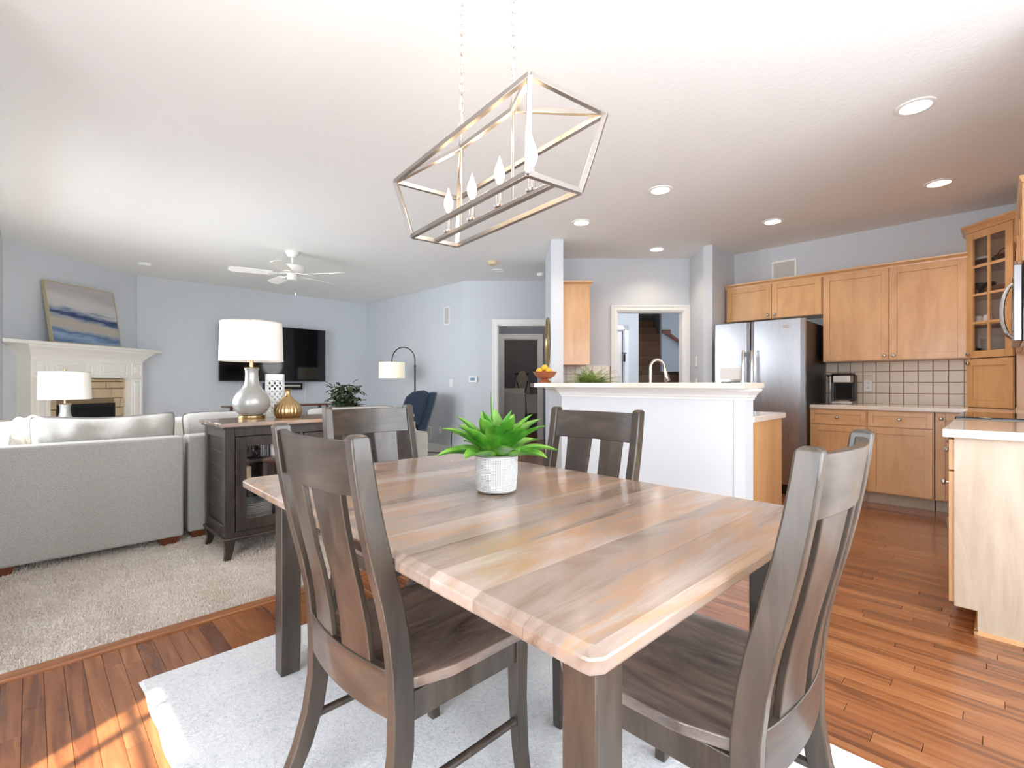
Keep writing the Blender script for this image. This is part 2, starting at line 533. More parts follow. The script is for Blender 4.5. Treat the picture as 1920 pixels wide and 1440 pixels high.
def painting_mat():
    m, nt, b = new_mat('seascape_canvas')
    N = nt.nodes; L = nt.links
    tc = N.new('ShaderNodeTexCoord'); sp = N.new('ShaderNodeSeparateXYZ')
    L.new(tc.outputs['Generated'], sp.inputs[0])
    mp = N.new('ShaderNodeMapping'); mp.inputs['Scale'].default_value = (2.2, 1, 9); L.new(tc.outputs['Generated'], mp.inputs['Vector'])
    n = N.new('ShaderNodeTexNoise'); n.inputs['Scale'].default_value = 1.2; n.inputs['Detail'].default_value = 8; n.inputs['Roughness'].default_value = 0.65
    L.new(mp.outputs[0], n.inputs['Vector'])
    # height plus streaky noise
    a = N.new('ShaderNodeMath'); a.operation = 'MULTIPLY_ADD'; a.inputs[1].default_value = 0.26
    L.new(n.outputs['Fac'], a.inputs[0]); L.new(sp.outputs['Z'], a.inputs[2])
    tl = N.new('ShaderNodeMath'); tl.operation = 'MULTIPLY_ADD'; tl.inputs[1].default_value = 0.12
    L.new(sp.outputs['X'], tl.inputs[0]); L.new(a.outputs[0], tl.inputs[2])
    cr = N.new('ShaderNodeValToRGB')
    stops = [(0.0, (128, 150, 182)), (0.14, (92, 122, 160)), (0.22, (150, 170, 194)), (0.27, (86, 116, 156)), (0.33, (178, 176, 172)), (0.42, (190, 176, 158)), (0.47, (164, 166, 172)), (0.505, (70, 92, 132)),
             (0.54, (40, 56, 92)), (0.575, (120, 134, 158)), (0.62, (196, 194, 192)), (0.74, (204, 199, 195)), (0.88, (180, 173, 174)), (1.0, (188, 181, 180))]
    e = cr.color_ramp.elements
    e[0].position, e[0].color = stops[0][0], rgb(stops[0][1])
    e[1].position, e[1].color = 1.0, rgb(stops[-1][1])
    for p, c in stops[1:-1]:
        k = e.new(p); k.color = rgb(c)
    mr = N.new('ShaderNodeMath'); mr.operation = 'MULTIPLY'; mr.inputs[1].default_value = 0.82
    L.new(tl.outputs[0], mr.inputs[0]); L.new(mr.outputs[0], cr.inputs['Fac'])
    L.new(cr.outputs['Color'], b.inputs['Base Color'])
    b.inputs['Roughness'].default_value = 0.7
    return m


MT['painting'] = painting_mat()


def leaf_mat(name, c0, c1, c2, rough=0.35, axis='Z', spec=0.5):
    m, nt, b = new_mat(name)
    N = nt.nodes; L = nt.links
    tc = N.new('ShaderNodeTexCoord')
    n = N.new('ShaderNodeTexNoise'); n.inputs['Scale'].default_value = 14; n.inputs['Detail'].default_value = 3
    L.new(tc.outputs['Object'], n.inputs['Vector'])
    oi = N.new('ShaderNodeObjectInfo'); gi = N.new('ShaderNodeNewGeometry')
    a = N.new('ShaderNodeMath'); a.operation = 'ADD'; L.new(n.outputs['Fac'], a.inputs[0])
    m_ = N.new('ShaderNodeMath'); m_.operation = 'MULTIPLY_ADD'; m_.inputs[1].default_value = 0.5; m_.inputs[2].default_value = -0.25
    L.new(gi.outputs['Random Per Island'], m_.inputs[0]); L.new(m_.outputs[0], a.inputs[1])
    cr = N.new('ShaderNodeValToRGB'); e = cr.color_ramp.elements
    e[0].position = 0.3; e[0].color = rgb(c0); e[1].position = 0.75; e[1].color = rgb(c2)
    k = e.new(0.5); k.color = rgb(c1)
    L.new(a.outputs[0], cr.inputs['Fac']); L.new(cr.outputs['Color'], b.inputs['Base Color'])
    b.inputs['Roughness'].default_value = rough
    b.inputs['Specular IOR Level'].default_value = spec
    b.inputs['Subsurface Weight'].default_value = 0.0
    return m


MT['agave'] = leaf_mat('agave_leaf', (30, 84, 18), (60, 124, 30), (114, 164, 64), 0.36)
MT['ficus'] = leaf_mat('ficus_leaf', (38, 52, 36), (58, 76, 52), (104, 116, 78), 0.4)
MT['fern'] = leaf_mat('fern_leaf', (84, 110, 46), (128, 150, 72), (176, 186, 110), 0.6)
MT['bark'] = plain('stem_bark', (92, 78, 58), 0.8)
MT['soil'] = plain('potting_soil', (50, 40, 34), 0.95)
MT['stone'] = plain('ledgestone', (206, 184, 152), 0.85, var=0.22, vscale=7, bump=1.0, bscale=18)
MT['mortar'] = plain('stone_mortar', (150, 128, 100), 0.95, bump=0.6, bscale=60)


def pot_mat():
    m, nt, b = new_mat('white_pot_grid')
    N = nt.nodes; L = nt.links
    b.inputs['Roughness'].default_value = 0.6
    tc = N.new('ShaderNodeTexCoord')
    n = N.new('ShaderNodeTexNoise'); n.inputs['Scale'].default_value = 60; n.inputs['Detail'].default_value = 3
    L.new(tc.outputs['Object'], n.inputs['Vector'])
    cr = N.new('ShaderNodeValToRGB'); cr.color_ramp.elements[0].color = rgb((206, 204, 202)); cr.color_ramp.elements[1].color = rgb((232, 231, 229))
    cr.color_ramp.elements[0].position = 0.3; cr.color_ramp.elements[1].position = 0.6
    L.new(n.outputs['Fac'], cr.inputs['Fac']); L.new(cr.outputs['Color'], b.inputs['Base Color'])
    return m


MT['pot'] = pot_mat()

# ------------------------------------------------------------------ room shell
# floor: sub-floor slab + individual oak strips running along Y
SW = 0.0572
fl = struct(MB().prism([(-1.45, -1.45), (6.6, -1.45), (9.8, 1.0), (9.8, 9.6), (-1.45, 9.6)], -0.12, -0.010).build('floor', MT['gap']))
rnd = random.Random(3)


def floor_limit(x):
    """end (Y) of the boards at this X"""
    if x < 3.30: return 2.625
    if x < 4.83: return 2.72 + (x - 3.30) * 2.12 - 0.02
    return 11.2 - x - 0.02 if x < 6.2 else 2.3


plank_pool = {}


def plank_mesh(Lg):
    k = round(Lg, 3)
    if k not in plank_pool:
        plank_pool[k] = MB().cbox(0.0004, SW - 0.0004, 0.0008, k - 0.0008, -0.012, 0.0, 0.0009).mesh('plank', MT['floor'])
    return plank_pool[k]


LENS = [0.45, 0.6, 0.8, 0.95, 1.1, 1.3]
segs = []
x = -1.45
while x < 6.25:
    y = (-1.45 if x < 2.9 else 0.06) - rnd.random() * 0.4
    y = max(y, -1.45 if x < 2.9 else -0.2)
    ymax = floor_limit(x)
    y0 = y
    first = True
    while y0 < ymax - 0.03:
        Lg = rnd.choice(LENS)
        if first: Lg = round(Lg * rnd.uniform(0.4, 1), 2)
        first = False
        if y0 + Lg > ymax - 0.12: Lg = ymax - y0
        segs.append((x, y0, Lg))
        y0 += Lg
    x += SW


def seen_size(s):
    cx, cy = s[0] + SW / 2, s[1] + s[2] / 2
    best = 0
    for t in (0.05, 0.5, 0.95):
        cy = s[1] + s[2] * t
        F = cx * math.cos(HEAD) + cy * math.sin(HEAD)
        Q = cx * math.sin(HEAD) - cy * math.cos(HEAD)
        if F > 0.9 and abs(Q / F) < 1.08 and 1.12 / F < 0.83:
            best = max(best, 1 / F ** 2)
    return best


segs.sort(key=seen_size, reverse=True)
for s in segs[:300]:
    o = bpy.data.objects.new('plank', plank_mesh(s[2]))
    o.location = (s[0], s[1], 0)
    o.parent = fl
    COL.objects.link(o)
far = MB()
for s in segs[300:]:
    far.cbox(s[0] + 0.0004, s[0] + SW - 0.0004, s[1] + 0.0008, s[1] + s[2] - 0.0008, -0.012, 0, 0.0009)
o = far.build('plank_field', MT['floori'], fl, fix=False)
o['kind'] = 'stuff'
# floor of the rooms beyond
struct(MB(GM).box(-1.2, 6.0, 7.92, 12.9, -0.009, 0.0).build('floor_hall', MT['strip']), 'dark wooden floor seen through the far doorways')

cpoly = [(-0.215, 2.69), (3.30, 2.69), (4.78, 5.82), (4.845, 6.03), (4.845, 9.06), (1.14, 9.06), (-0.215, 8.0)]
# carpet with a real, uneven pile surface near the camera
carpet = MB()
carpet.prism(cpoly, -0.009, 0.008)
carpet_o = struct(carpet.build('floor_carpet', MT['carpet']), 'cream-beige carpet of the living room')


def pile():
    me = MB()
    rr = random.Random(11)
    vs = []; fs = []
    for i in range(52000):
        X = -0.2 + rr.random() * 1.9
        Y = 2.693 + rr.random() ** 1.3 * 1.9
        a = rr.random() * 6.283
        ln = rr.uniform(0.006, 0.013)
        dx, dy = math.cos(a) * 0.0022, math.sin(a) * 0.0022
        tx, ty = rr.gauss(0, 0.006), rr.gauss(0, 0.006)
        if Y + ty - abs(dy) < 2.69: ty = 0.003
        n = len(vs)
        vs += [(X - dx, Y - dy, 0.006), (X + dx, Y + dy, 0.006), (X + tx + dx * 0.8, Y + ty + dy * .8, 0.008 + ln), (X + tx - dx * .8, Y + ty - dy * .8, 0.008 + ln)]
        fs.append((n, n + 1, n + 2, n + 3))
    me.add(vs, fs)
    return me


pl = pile().build('carpet_pile', MT['carpet'], carpet_o, fix=False)
pl['kind'] = 'stuff'
struct(MB().cbox(-1.3, 3.32, 2.628, 2.695, -0.004, 0.011, 0.004).build('trim_1', MT['strip']), 'wooden threshold strip between carpet and floorboards')

# ceiling
struct(MB().prism([(-1.45, -1.45), (6.6, -1.45), (11.5, 1.0), (12.0, 12), (-1.45, 12)], CEIL, CEIL + 0.12).build('ceiling', MT['ceiling']), 'white textured ceiling')

W = MT['wall']


def wallbox(name, x0, x1, y0, y1, z0=0, z1=CEIL, mat=None):
    return struct(MB().box(x0, x1, y0, y1, z0, z1).build(name, mat or W))


# wall behind the dining nook (left, with the patio door), out of view
def wall_open(name, a0, a1, openings, fixed0, fixed1, axis, mat=None):
    """wall along axis ('x' or 'y') between a0 and a1 with openings (b0,b1,z0,z1)"""
    m = MB()
    def bx(p0, p1, z0, z1):
        if p1 - p0 < 1e-4 or z1 - z0 < 1e-4: return
        if axis == 'y': m.box(fixed0, fixed1, p0, p1, z0, z1)
        else: m.box(p0, p1, fixed0, fixed1, z0, z1)
    cur = a0
    for b0, b1, z0, z1 in sorted(openings):
        bx(cur, b0, 0, CEIL); bx(b0, b1, 0, z0); bx(b0, b1, z1, CEIL); cur = b1
    bx(cur, a1, 0, CEIL)
    return struct(m.build(name, mat or W))


wall_open('wall_left', -1.45, 2.82, [(-0.31, 1.344, 0.08, 2.22)], -1.45, -1.30, 'y')
wall_open('wall_rear', -1.30, 2.95, [(-0.4, 2.6, 0.5, 2.2)], -1.45, -1.30, 'x')
wallbox('wall_nook', -1.30, -0.22, 2.70, 2.82)
wall_open('wall_living_left', 2.82, 8.02, [(4.1, 6.8, 0.45, 2.25)], -0.36, -0.22, 'y')
wallbox('wall_range', 3.0, 6.27, -0.56, -0.42)
wallbox('wall_range_return', 2.95, 3.09, -1.30, -0.42)
kitchen_wall = wallbox('wall_kitchen', 6.27, 6.41, -0.56, 2.47)
struct(MB().prism([(5.617, 2.356), (6.269, 2.356), (6.269, 2.75), (6.131, 2.92), (6.04, 2.828), (5.62, 2.465)], 0, CEIL).build('wall_fridge_side', W))
# television wall and the living room's right wall
wallbox('wall_television', 1.13, 4.98, 9.08, 9.22)
struct(MB().prism([(4.85, 5.955), (4.98, 5.825), (4.98, 9.079), (4.85, 9.079)], 0, CEIL).build('wall_living_right', W))
# fireplace wall, a diagonal across the corner
FA = math.atan2(9.10 - 8.0, 1.136 + 0.22)
FW = Matrix.Translation((-0.22, 8.0, 0)) @ Matrix.Rotation(FA, 4, 'Z')  # local x along the wall, local -y into the room
struct(MB(FW).box(-0.15, 1.78, 0.0, 0.14, 0, CEIL).build('wall_fireplace', W))


def fwall(name, F0, F1, segs_, mat=None):
    """45-degree wall between F0 and F1, segs_ = (R0,R1,z0,z1)"""
    m = MB(GM)
    for r0, r1, z0, z1 in segs_: m.box(r0, r1, F0, F1, z0, z1)
    return struct(m.build(name, mat or W))


fwall('wall_hall', 7.64, 7.77, [(-0.781, -0.25, 0, CEIL), (-0.25, 0.66, 2.05, CEIL), (0.66, 1.25, 0, CEIL)])
fwall('wall_kitchen_door', 6.27, 6.40, [(0.556, 1.33, 0, CEIL), (1.33, 2.19, 2.06, CEIL), (2.19, 2.27, 0, CEIL)])
fwall('wall_column', 5.44, 6.40, [(0.418, 0.556, 0, CEIL)])
# rooms beyond (dim)
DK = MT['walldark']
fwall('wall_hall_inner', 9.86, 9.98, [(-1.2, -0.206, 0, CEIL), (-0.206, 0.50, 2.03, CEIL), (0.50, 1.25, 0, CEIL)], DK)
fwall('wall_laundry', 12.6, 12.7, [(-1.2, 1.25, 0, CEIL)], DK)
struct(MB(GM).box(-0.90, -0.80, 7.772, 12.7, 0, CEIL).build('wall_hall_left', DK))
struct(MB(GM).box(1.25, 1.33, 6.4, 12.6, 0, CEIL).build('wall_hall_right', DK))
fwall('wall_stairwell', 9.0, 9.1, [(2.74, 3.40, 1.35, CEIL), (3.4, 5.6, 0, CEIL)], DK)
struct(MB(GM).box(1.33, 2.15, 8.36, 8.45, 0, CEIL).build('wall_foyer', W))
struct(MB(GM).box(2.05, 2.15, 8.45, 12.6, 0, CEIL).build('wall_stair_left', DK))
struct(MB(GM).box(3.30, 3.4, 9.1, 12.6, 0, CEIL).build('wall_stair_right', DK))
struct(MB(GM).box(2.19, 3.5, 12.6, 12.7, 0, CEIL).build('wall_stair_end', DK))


# ------------------------------------------------------------------ doors, trims
def casing(name, F, R0, R1, zt, wd=0.09, t=0.02, mat=None, label=None):
    """three-sided moulded casing on the F face; R0,R1 inner opening"""
    m = MB(GM)
    for k, (a, b_, d) in enumerate([(0, wd, t), (0.012, wd * 0.55, t + 0.008), (wd * 0.72, wd, t + 0.012)]):
        m.box(R0 - b_, R0 - a, F - d, F, 0, zt + a)
        m.box(R1 + a, R1 + b_, F - d, F, 0, zt + a)
        m.box(R0 - b_, R1 + b_, F - d, F, zt + a, zt + b_)
    m.box(R0 - 0.001, R0 + 0.014, F, F + 0.13, 0, zt)
    m.box(R1 - 0.014, R1 + 0.001, F, F + 0.13, 0, zt)
    m.box(R0, R1, F, F + 0.13, zt - 0.014, zt)
    return struct(m.build(name, mat or MT['white']), label)


casing('door_1', 7.64, -0.25, 0.66, 2.05, label='white casing of the hall doorway beside the thermostat')
casing('door_2', 6.27, 1.33, 2.19, 2.06, 0.075, label='white casing of the doorway to the staircase')
casing('door_3', 9.86, -0.206, 0.50, 2.03, 0.10, label='inner casing of the laundry doorway')
# slim door with lever in the foyer, seen left inside the staircase doorway
dr = MB(GM)
dr.box(1.50, 1.85, 8.30, 8.35, 0, 2.02)
d4 = struct(dr.build('door_4', MT['white']), 'white door with lever handle seen in the foyer')
m = MB(GM)
for a, b_, d in ((0, 0.09, 0.07), (0.02, 0.05, 0.085)):
    m.box(1.87 + a, 1.87 + b_, 8.35 - d, 8.35, 0, 2.03 + b_)
    m.box(1.6, 1.87 + b_, 8.35 - d, 8.35, 2.03 + a, 2.03 + b_)
m.build('door_casing', MT['white'], d4)
m = MB(GM)
m.box(1.60, 1.80, 8.292, 8.30, 1.2, 1.9); m.box(1.60, 1.80, 8.292, 8.30, 0.2, 1.05)
m.build('door_panel', MT['white'], d4)
m = MB(GM)
m.bar((1.882, 8.255, 1.63), (1.882, 8.255, 1.50), 0.03, 0.02, (0, 1, 0)); m.bar((1.84, 8.255, 1.645), (1.92, 8.255, 1.645), 0.012, 0.014)
m.build('hinge', MT['bronze'], d4)


def baseboard(name, pts, h=0.10, t=0.014):
    m = MB()
    for (x0, y0), (x1, y1) in zip(pts[:-1], pts[1:]):
        a = Vector((x0, y0, 0)); b_ = Vector((x1, y1, 0))
        m.bar(a + Vector((0, 0, h / 2)), b_ + Vector((0, 0, h / 2)), t, h)
        m.bar(a + Vector((0, 0, h + .006)), b_ + Vector((0, 0, h + .006)), t * 0.6, 0.012)
    return struct(m.build(name, MT['white']))


baseboard('baseboard_right', [(4.843, 9.06), (4.843, 5.97)])
p0, p1 = G(7.633, -0.77), G(7.633, -0.345)
baseboard('baseboard_hall', [p0[:2], p1[:2]])
baseboard('baseboard_television', [(1.2, 9.072), (4.83, 9.072)])


# windows (out of view, they shape the sunlight)
def window(name, axis, fixed, a0, a1, z0, z1, mull, rails, label, t=0.05):
    m = MB()
    def bx(p0, p1, q0, q1, th=t):
        if axis == 'y': m.box(fixed - th / 2, fixed + th / 2, p0, p1, q0, q1)
        else: m.box(p0, p1, fixed - th / 2, fixed + th / 2, q0, q1)
    bx(a0, a0 + 0.03, z0, z1); bx(a1 - 0.03, a1, z0, z1); bx(a0, a1, z0, z0 + 0.04); bx(a0, a1, z1 - 0.03, z1)
    for p, wd in mull: bx(p - wd / 2, p + wd / 2, z0, z1)
    for q, wd in rails: bx(a0, a1, q - wd / 2, q + wd / 2, 0.02)
    o = struct(m.build(name, MT['white']), label)
    g = MB()
    if axis == 'y': g.box(fixed - 0.003, fixed + 0.003, a0 + 0.03, a1 - 0.03, z0 + 0.04, z1 - 0.03)
    else: g.box(a0 + 0.03, a1 - 0.03, fixed - 0.003, fixed + 0.003, z0 + 0.04, z1 - 0.03)
    g.build('pane', MT['pane'], o)
    return o


window('window_1', 'y', -1.36, -0.31, 1.344, 0.08, 2.14, [(0.775, 0.13), (0.16, 0.12), (1.19, 0.018)], [(1.965, 0.02), (1.2, 0.018)], 'patio door left of the dining table, out of frame')
window('window_2', 'x', -1.375, -0.4, 2.6, 0.5, 2.2, [(0.6, 0.07), (1.6, 0.07)], [(1.35, 0.03)], 'wide window behind the camera')
window('window_3', 'y', -0.29, 4.1, 6.8, 0.45, 2.25, [(5.0, 0.07), (5.9, 0.07)], [(1.35, 0.03)], 'living room window, out of frame')

# recessed lights: trim ring + lens, in the kitchen and dining ceiling
LP = [((3.66, 0.35), 'recessed ceiling light nearest the camera, upper right, largest of the lights', True),
      ((5.19, 0.35), 'recessed ceiling light above the glass-door corner cabinet', True),
      ((5.25, 1.60), 'recessed ceiling light in front of the wall speaker and fridge', True),
      ((3.73, 2.00), 'recessed ceiling light between the pendant and the kitchen', True),
      ((3.92, 2.96), 'recessed ceiling light just right of the white column top', True),
      ((5.34, 2.91), 'recessed ceiling light over the staircase doorway', True),
      ((4.74, 5.05), 'unlit recessed ceiling light above the hall doorway', False)]
for (lx, ly), lab, on in LP:
    t = thing('ceiling_light', lab, 'ceiling light', (lx, ly, CEIL), group='recessed ceiling lights')
    MB().lathe([(0.070, -0.0005), (0.097, -0.0005), (0.095, -0.007), (0.076, -0.010), (0.070, -0.004)], 32, cap=False).build('trim_ring', MT['plastic'], t, True)
    MB().lathe([(0.0715, -0.004), (0.055, -0.0055), (0.004, -0.006)], 32, cap=False).build('lens', MT['downlight'] if on else MT['plastic'], t, True, fix=False)
    if on:
        d = bpy.data.lights.new('downlight', 'SPOT'); d.energy = 22; d.color = (1, 0.84, 0.66); d.spot_size = R(130); d.spot_blend = 0.8; d.shadow_soft_size = 0.06
        lo = bpy.data.objects.new('downlight', d); lo.location = (lx, ly, CEIL - 0.03); COL.objects.link(lo)


def puck(name, lab, x, y, r, mat, h=0.035):
    t = thing(name, lab, 'smoke detector' if 'smoke' in name else 'sensor', (x, y, CEIL))
    MB().lathe([(r, 0), (r, -h * 0.3), (r * 0.92, -h * 0.45), (r * 0.86, -h), (0.004, -h - 0.003)], 28).build('housing', mat, t, True)
    MB().lathe([(r * 0.5, -h - 0.004), (r * 0.45, -h - 0.008), (0.003, -h - 0.008)], 20).build('cap', mat, t, True)
    return t


puck('smoke_detector', 'white round smoke detector on the ceiling near the fireplace corner', 1.09, 8.10, 0.075, MT['plastic'])
puck('smoke_detector', 'yellowed round detector on the ceiling in front of the hall doorway', 4.34, 4.73, 0.065, MT['oldplastic'], 0.045)
puck('smoke_detector', 'white round smoke detector beside the white column top', 5.33, 4.75, 0.07, MT['plastic'], 0.04)

# ------------------------------------------------------------------ dining rug
def rug_fn(u, v_):
    X = 0.29 + 1.47 * u; Y = -0.12 + 2.39 * v_
    e = 0.0025 * math.sin(v_ * 61) * (1 if u in (0, 1) else 0)
    f = 0.0025 * math.sin(u * 57 + 1) * (1 if v_ in (0, 1) else 0)
    z = 0.013 + 0.0022 * math.sin(X * 9 + 2 * math.sin(Y * 5)) * math.sin(Y * 7) + 0.0012 * noise.noise(Vector((X * 60, Y * 60, 0)))
    if u in (0, 1) or v_ in (0, 1): z = 0.004
    return (X + e, Y + f, z)


rug = MB().grid(rug_fn, 150, 240)
rug.box(0.30, 1.75, -0.11, 2.26, 0.001, 0.006)
rug_o = tag(rug.build('area_rug', MT['rug'], None, True, fix=False), 'pale grey-white rug with faint blue patches under the dining table', 'rug')


# ------------------------------------------------------------------ dining table
TZ = 0.015
tbl = thing('dining_table', 'rectangular dining table with grey-brown maple plank top and dark tapered legs', 'table', (1.088, 1.200, TZ), R(-1.5))
HX, HY = 0.536, 0.838
TOP = 0.760 - TZ
LV = [(TOP - 0.036, 0.007), (TOP - 0.033, 0.002), (TOP - 0.029, 0.0), (TOP - 0.013, 0.0), (TOP - 0.009, 0.002), (TOP - 0.007, 0.006), (TOP - 0.0045, 0.012), (TOP - 0.001, 0.017), (TOP, 0.0195), (TOP, 0.034)]


def halfw(y, d, rc=0.022):
    hx, hy = HX - d, HY - d
    r = max(rc - d, 0.004)
    ay = abs(y)
    if ay <= hy - r: return hx
    t = min(1.0, (ay - (hy - r)) / r)
    return hx - r + r * math.sqrt(max(0, 1 - t * t))


widths = [0.135, 0.120, 0.128, 0.110, 0.142, 0.118, 0.132, 0.124, 0.115, 0.138, 0.126, 0.130, 0.126]
sw = sum(widths)
ya = -HY
for k, wd in enumerate(widths):
    yb = ya + wd * 2 * HY / sw
    rings = []
    for z, d in LV:
        a_ = max(ya + 0.0003, -(HY - d)); b_ = min(yb - 0.0003, HY - d)
        ns = 12
        ys = [a_ + (b_ - a_) * i / ns for i in range(ns + 1)]
        rings.append([(-halfw(y, d), y, z) for y in ys] + [(halfw(y, d), y, z) for y in reversed(ys)])
    MB().loft(rings).build('plank', MT['table'], tbl, True, angle=18)
    ya = yb
m = MB()
LX, LY = 0.40, 0.728   # leg centres
for sx in (-1, 1): m.box(sx * (LX - 0.012), sx * (LX + 0.012), -LY, LY, TOP - 0.115, TOP - 0.037)
for sy in (-1, 1): m.box(-LX, LX, sy * (LY - 0.012), sy * (LY + 0.012), TOP - 0.115, TOP - 0.037)
m.build('apron', MT['darkx'], tbl, bevel=0.002)
for sx in (-1, 1):
    for sy in (-1, 1):
        a_ = 0.036; b_ = 0.029
        cx, cy = sx * LX, sy * LY
        def rg(h, z): 
            ox = cx + sx * (0.036 - h); oy = cy + sy * (0.036 - h)
            return [(ox - h, oy - h, z), (ox + h, oy - h, z), (ox + h, oy + h, z), (ox - h, oy + h, z)]
        MB().loft([rg(0.0345, 0.0), rg(0.036, 0.12), rg(0.036, TOP - 0.037)]).build('leg', MT['dark'], tbl, bevel=0.003)

# ------------------------------------------------------------------ dining chairs
PP = [(0.000, -0.112), (0.06, -0.078), (0.13, -0.045), (0.22, -0.015), (0.31, 0.0), (0.40, 0.002), (0.48, -0.001), (0.56, -0.010), (0.64, -0.026), (0.72, -0.047), (0.80, -0.066), (0.88, -0.082), (0.95, -0.093), (0.995, -0.099), (1.003, -0.1)]


def post_y(z):
    for (z0, y0), (z1, y1) in zip(PP[:-1], PP[1:]):
        if z <= z1: return y0 + (y1 - y0) * (z - z0) / (z1 - z0)
    return PP[-1][1]


def make_chair(label):
    t = thing('dining_chair', label, 'chair', (0, 0, 0), 0, 'dining chairs around the table')
    for sx in (-1, 1):
        rings = []
        n = len(PP)
        for i, (z, y) in enumerate(PP):
            dp = 0.026 if z > 0.25 else 0.020 + 0.006 * z / 0.25
            if z > 0.7: dp = 0.026 - (z - 0.7) * 0.016
            if i == n - 1: dp -= 0.008
            wx = 0.0165 if i < n - 1 else 0.012
            cx = sx * 0.209
            rings.append([(cx - wx, y - dp, z), (cx + wx, y - dp, z), (cx + wx, y + dp, z), (cx - wx, y + dp, z)])
        MB().loft(rings).build('back_post', MT['dark'], t, bevel=0.004, seg=2)
        # front leg with a slight splay
        fx, fy = sx * 0.198, 0.372
        r2 = [[(fx - h + ox, fy - h + oy, z), (fx + h + ox, fy - h + oy, z), (fx + h + ox, fy + h + oy, z), (fx - h + ox, fy + h + oy, z)]
              for z, h, ox, oy in ((0, 0.0155, sx * 0.012, 0.016), (0.12, 0.017, sx * 0.004, 0.006), (0.26, 0.0185, 0, 0), (0.425, 0.0205, 0, 0))]
        MB().loft(r2).build('leg', MT['dark'], t, bevel=0.003)
        MB().box(sx * 0.190, sx * 0.210, 0.024, 0.355, 0.362, 0.426).build('side_rail', MT['dark'], t, bevel=0.002)
        MB().tube([(sx * 0.203, 0.0, 0.20), (sx * 0.201, 0.365, 0.20)], 0.0105, 12).build('stretcher', MT['dark'], t, True)
    MB().box(-0.18, 0.18, 0.362, 0.384, 0.362, 0.426).build('front_rail', MT['darkx'], t, bevel=0.002)
    # curved rails of the back
    def rail(z0, z1, bow, arch, th, name, yo=0.0):
        rings = []
        for i in range(17):
            u = -1 + 2 * i / 16
            x_ = 0.1935 * u
            b_ = -bow * (1 - u * u)
            zb = z0 - arch * (1 - u * u); zt = z1
            yb, yt = post_y(zb) + b_ + yo, post_y(zt) + b_ + yo
            h = th / 2
            rings.append([(x_, yb - h, zb), (x_, yb + h, zb), (x_, yt + h, zt), (x_, yt - h, zt)])
        MB().loft(rings).build(name, MT['darkx'], t, bevel=0.002)
    rail(0.872, 0.988, 0.030, 0.0, 0.020, 'top_rail')
    rail(0.385, 0.492, 0.022, 0.0, 0.020, 'lower_rail', -0.014)
    for sx in (-1, 1):
        rings = []
        cx = sx * 0.082
        for i in range(15):
            z = 0.478 + (0.885 - 0.478) * i / 14
            u = i / 14
            hw = 0.052 + 0.006 * abs(2 * u - 1) ** 1.5
            row = []
            for e_ in (-1, -0.33, 0.33, 1):
                xx = cx + e_ * hw
                row.append((xx, post_y(z) - (0.022 + 0.008 * u) * (1 - (xx / 0.1935) ** 2) - 0.014 * (1 - u)))
            rings.append([(p_[0], p_[1] - 0.007, z) for p_ in row] + [(p_[0], p_[1] + 0.007, z) for p_ in reversed(row)])
        MB().loft(rings).build('slat', MT['dark'], t, bevel=0.002)
    # scooped wooden seat
    nx, ny = 24, 20
    y0, y1 = -0.015, 0.415
    def outline(u, v_):
        # u,v in 0..1 ; narrower at the back, rounded front
        hw = 0.192 + 0.038 * min(1, v_ * 3.0)
        if v_ < 0.1: hw = 0.188
        x_ = (2 * u - 1) * hw
        y = y0 + (y1 - y0 + 0.016 * (1 - (2 * u - 1) ** 2)) * v_
        return x_, y
    def top(u, v_):
        x_, y = outline(u, v_)
        a = (2 * u - 1)
        dish = 0.011 * (math.sin(math.pi * min(1, max(0, v_ * 1.05)))) * (1 - abs(a) ** 3) * (1 - 0.45 * math.exp(-(a * 4.5) ** 2) * (v_ > 0.45) * (v_ - 0.45) * 2)
        edge = 0.004 if (u in (0, 1) or v_ == 1) else 0
        return (x_, y, 0.458 - dish - edge)
    def bot(u, v_):
        x_, y = outline(u, v_)
        return (x_ * 0.985, y * 0.985 + 0.001, 0.427)
    mb = MB()
    mb.grid(top, nx, ny)
    n0 = len(mb.v)
    mb.grid(bot, nx, ny)
    def idx(i, j): return j * (nx + 1) + i
    loop = [idx(i, 0) for i in range(nx)] + [idx(nx, j) for j in range(ny)] + [idx(nx - i, ny) for i in range(nx)] + [idx(0, ny - j) for j in range(ny)]
    for k in range(len(loop)):
        a, b_ = loop[k], loop[(k + 1) % len(loop)]
        mb.f.append((a, n0 + a, n0 + b_, b_))
    mb.build('seat', MT['seat'], t, True, bevel=0.0025)
    return t


ch = make_chair('dark-stained chair at the left long side of the table, its curved back nearest the camera')
ch.location = (0.566, 1.121, TZ); ch.rotation_euler = (0, 0, R(-90))
dup(ch, None, (1.115, 0.318, TZ), R(0), 'dark-stained chair at the right front end of the table, overlapping the kitchen floor')
dup(ch, None, (1.150, 2.020, TZ), R(180), 'dark-stained chair at the far left end of the table, in front of the buffet')
dup(ch, None, (1.603, 1.215, TZ), R(90), 'dark-stained chair on the far side of the table, before the white half wall')

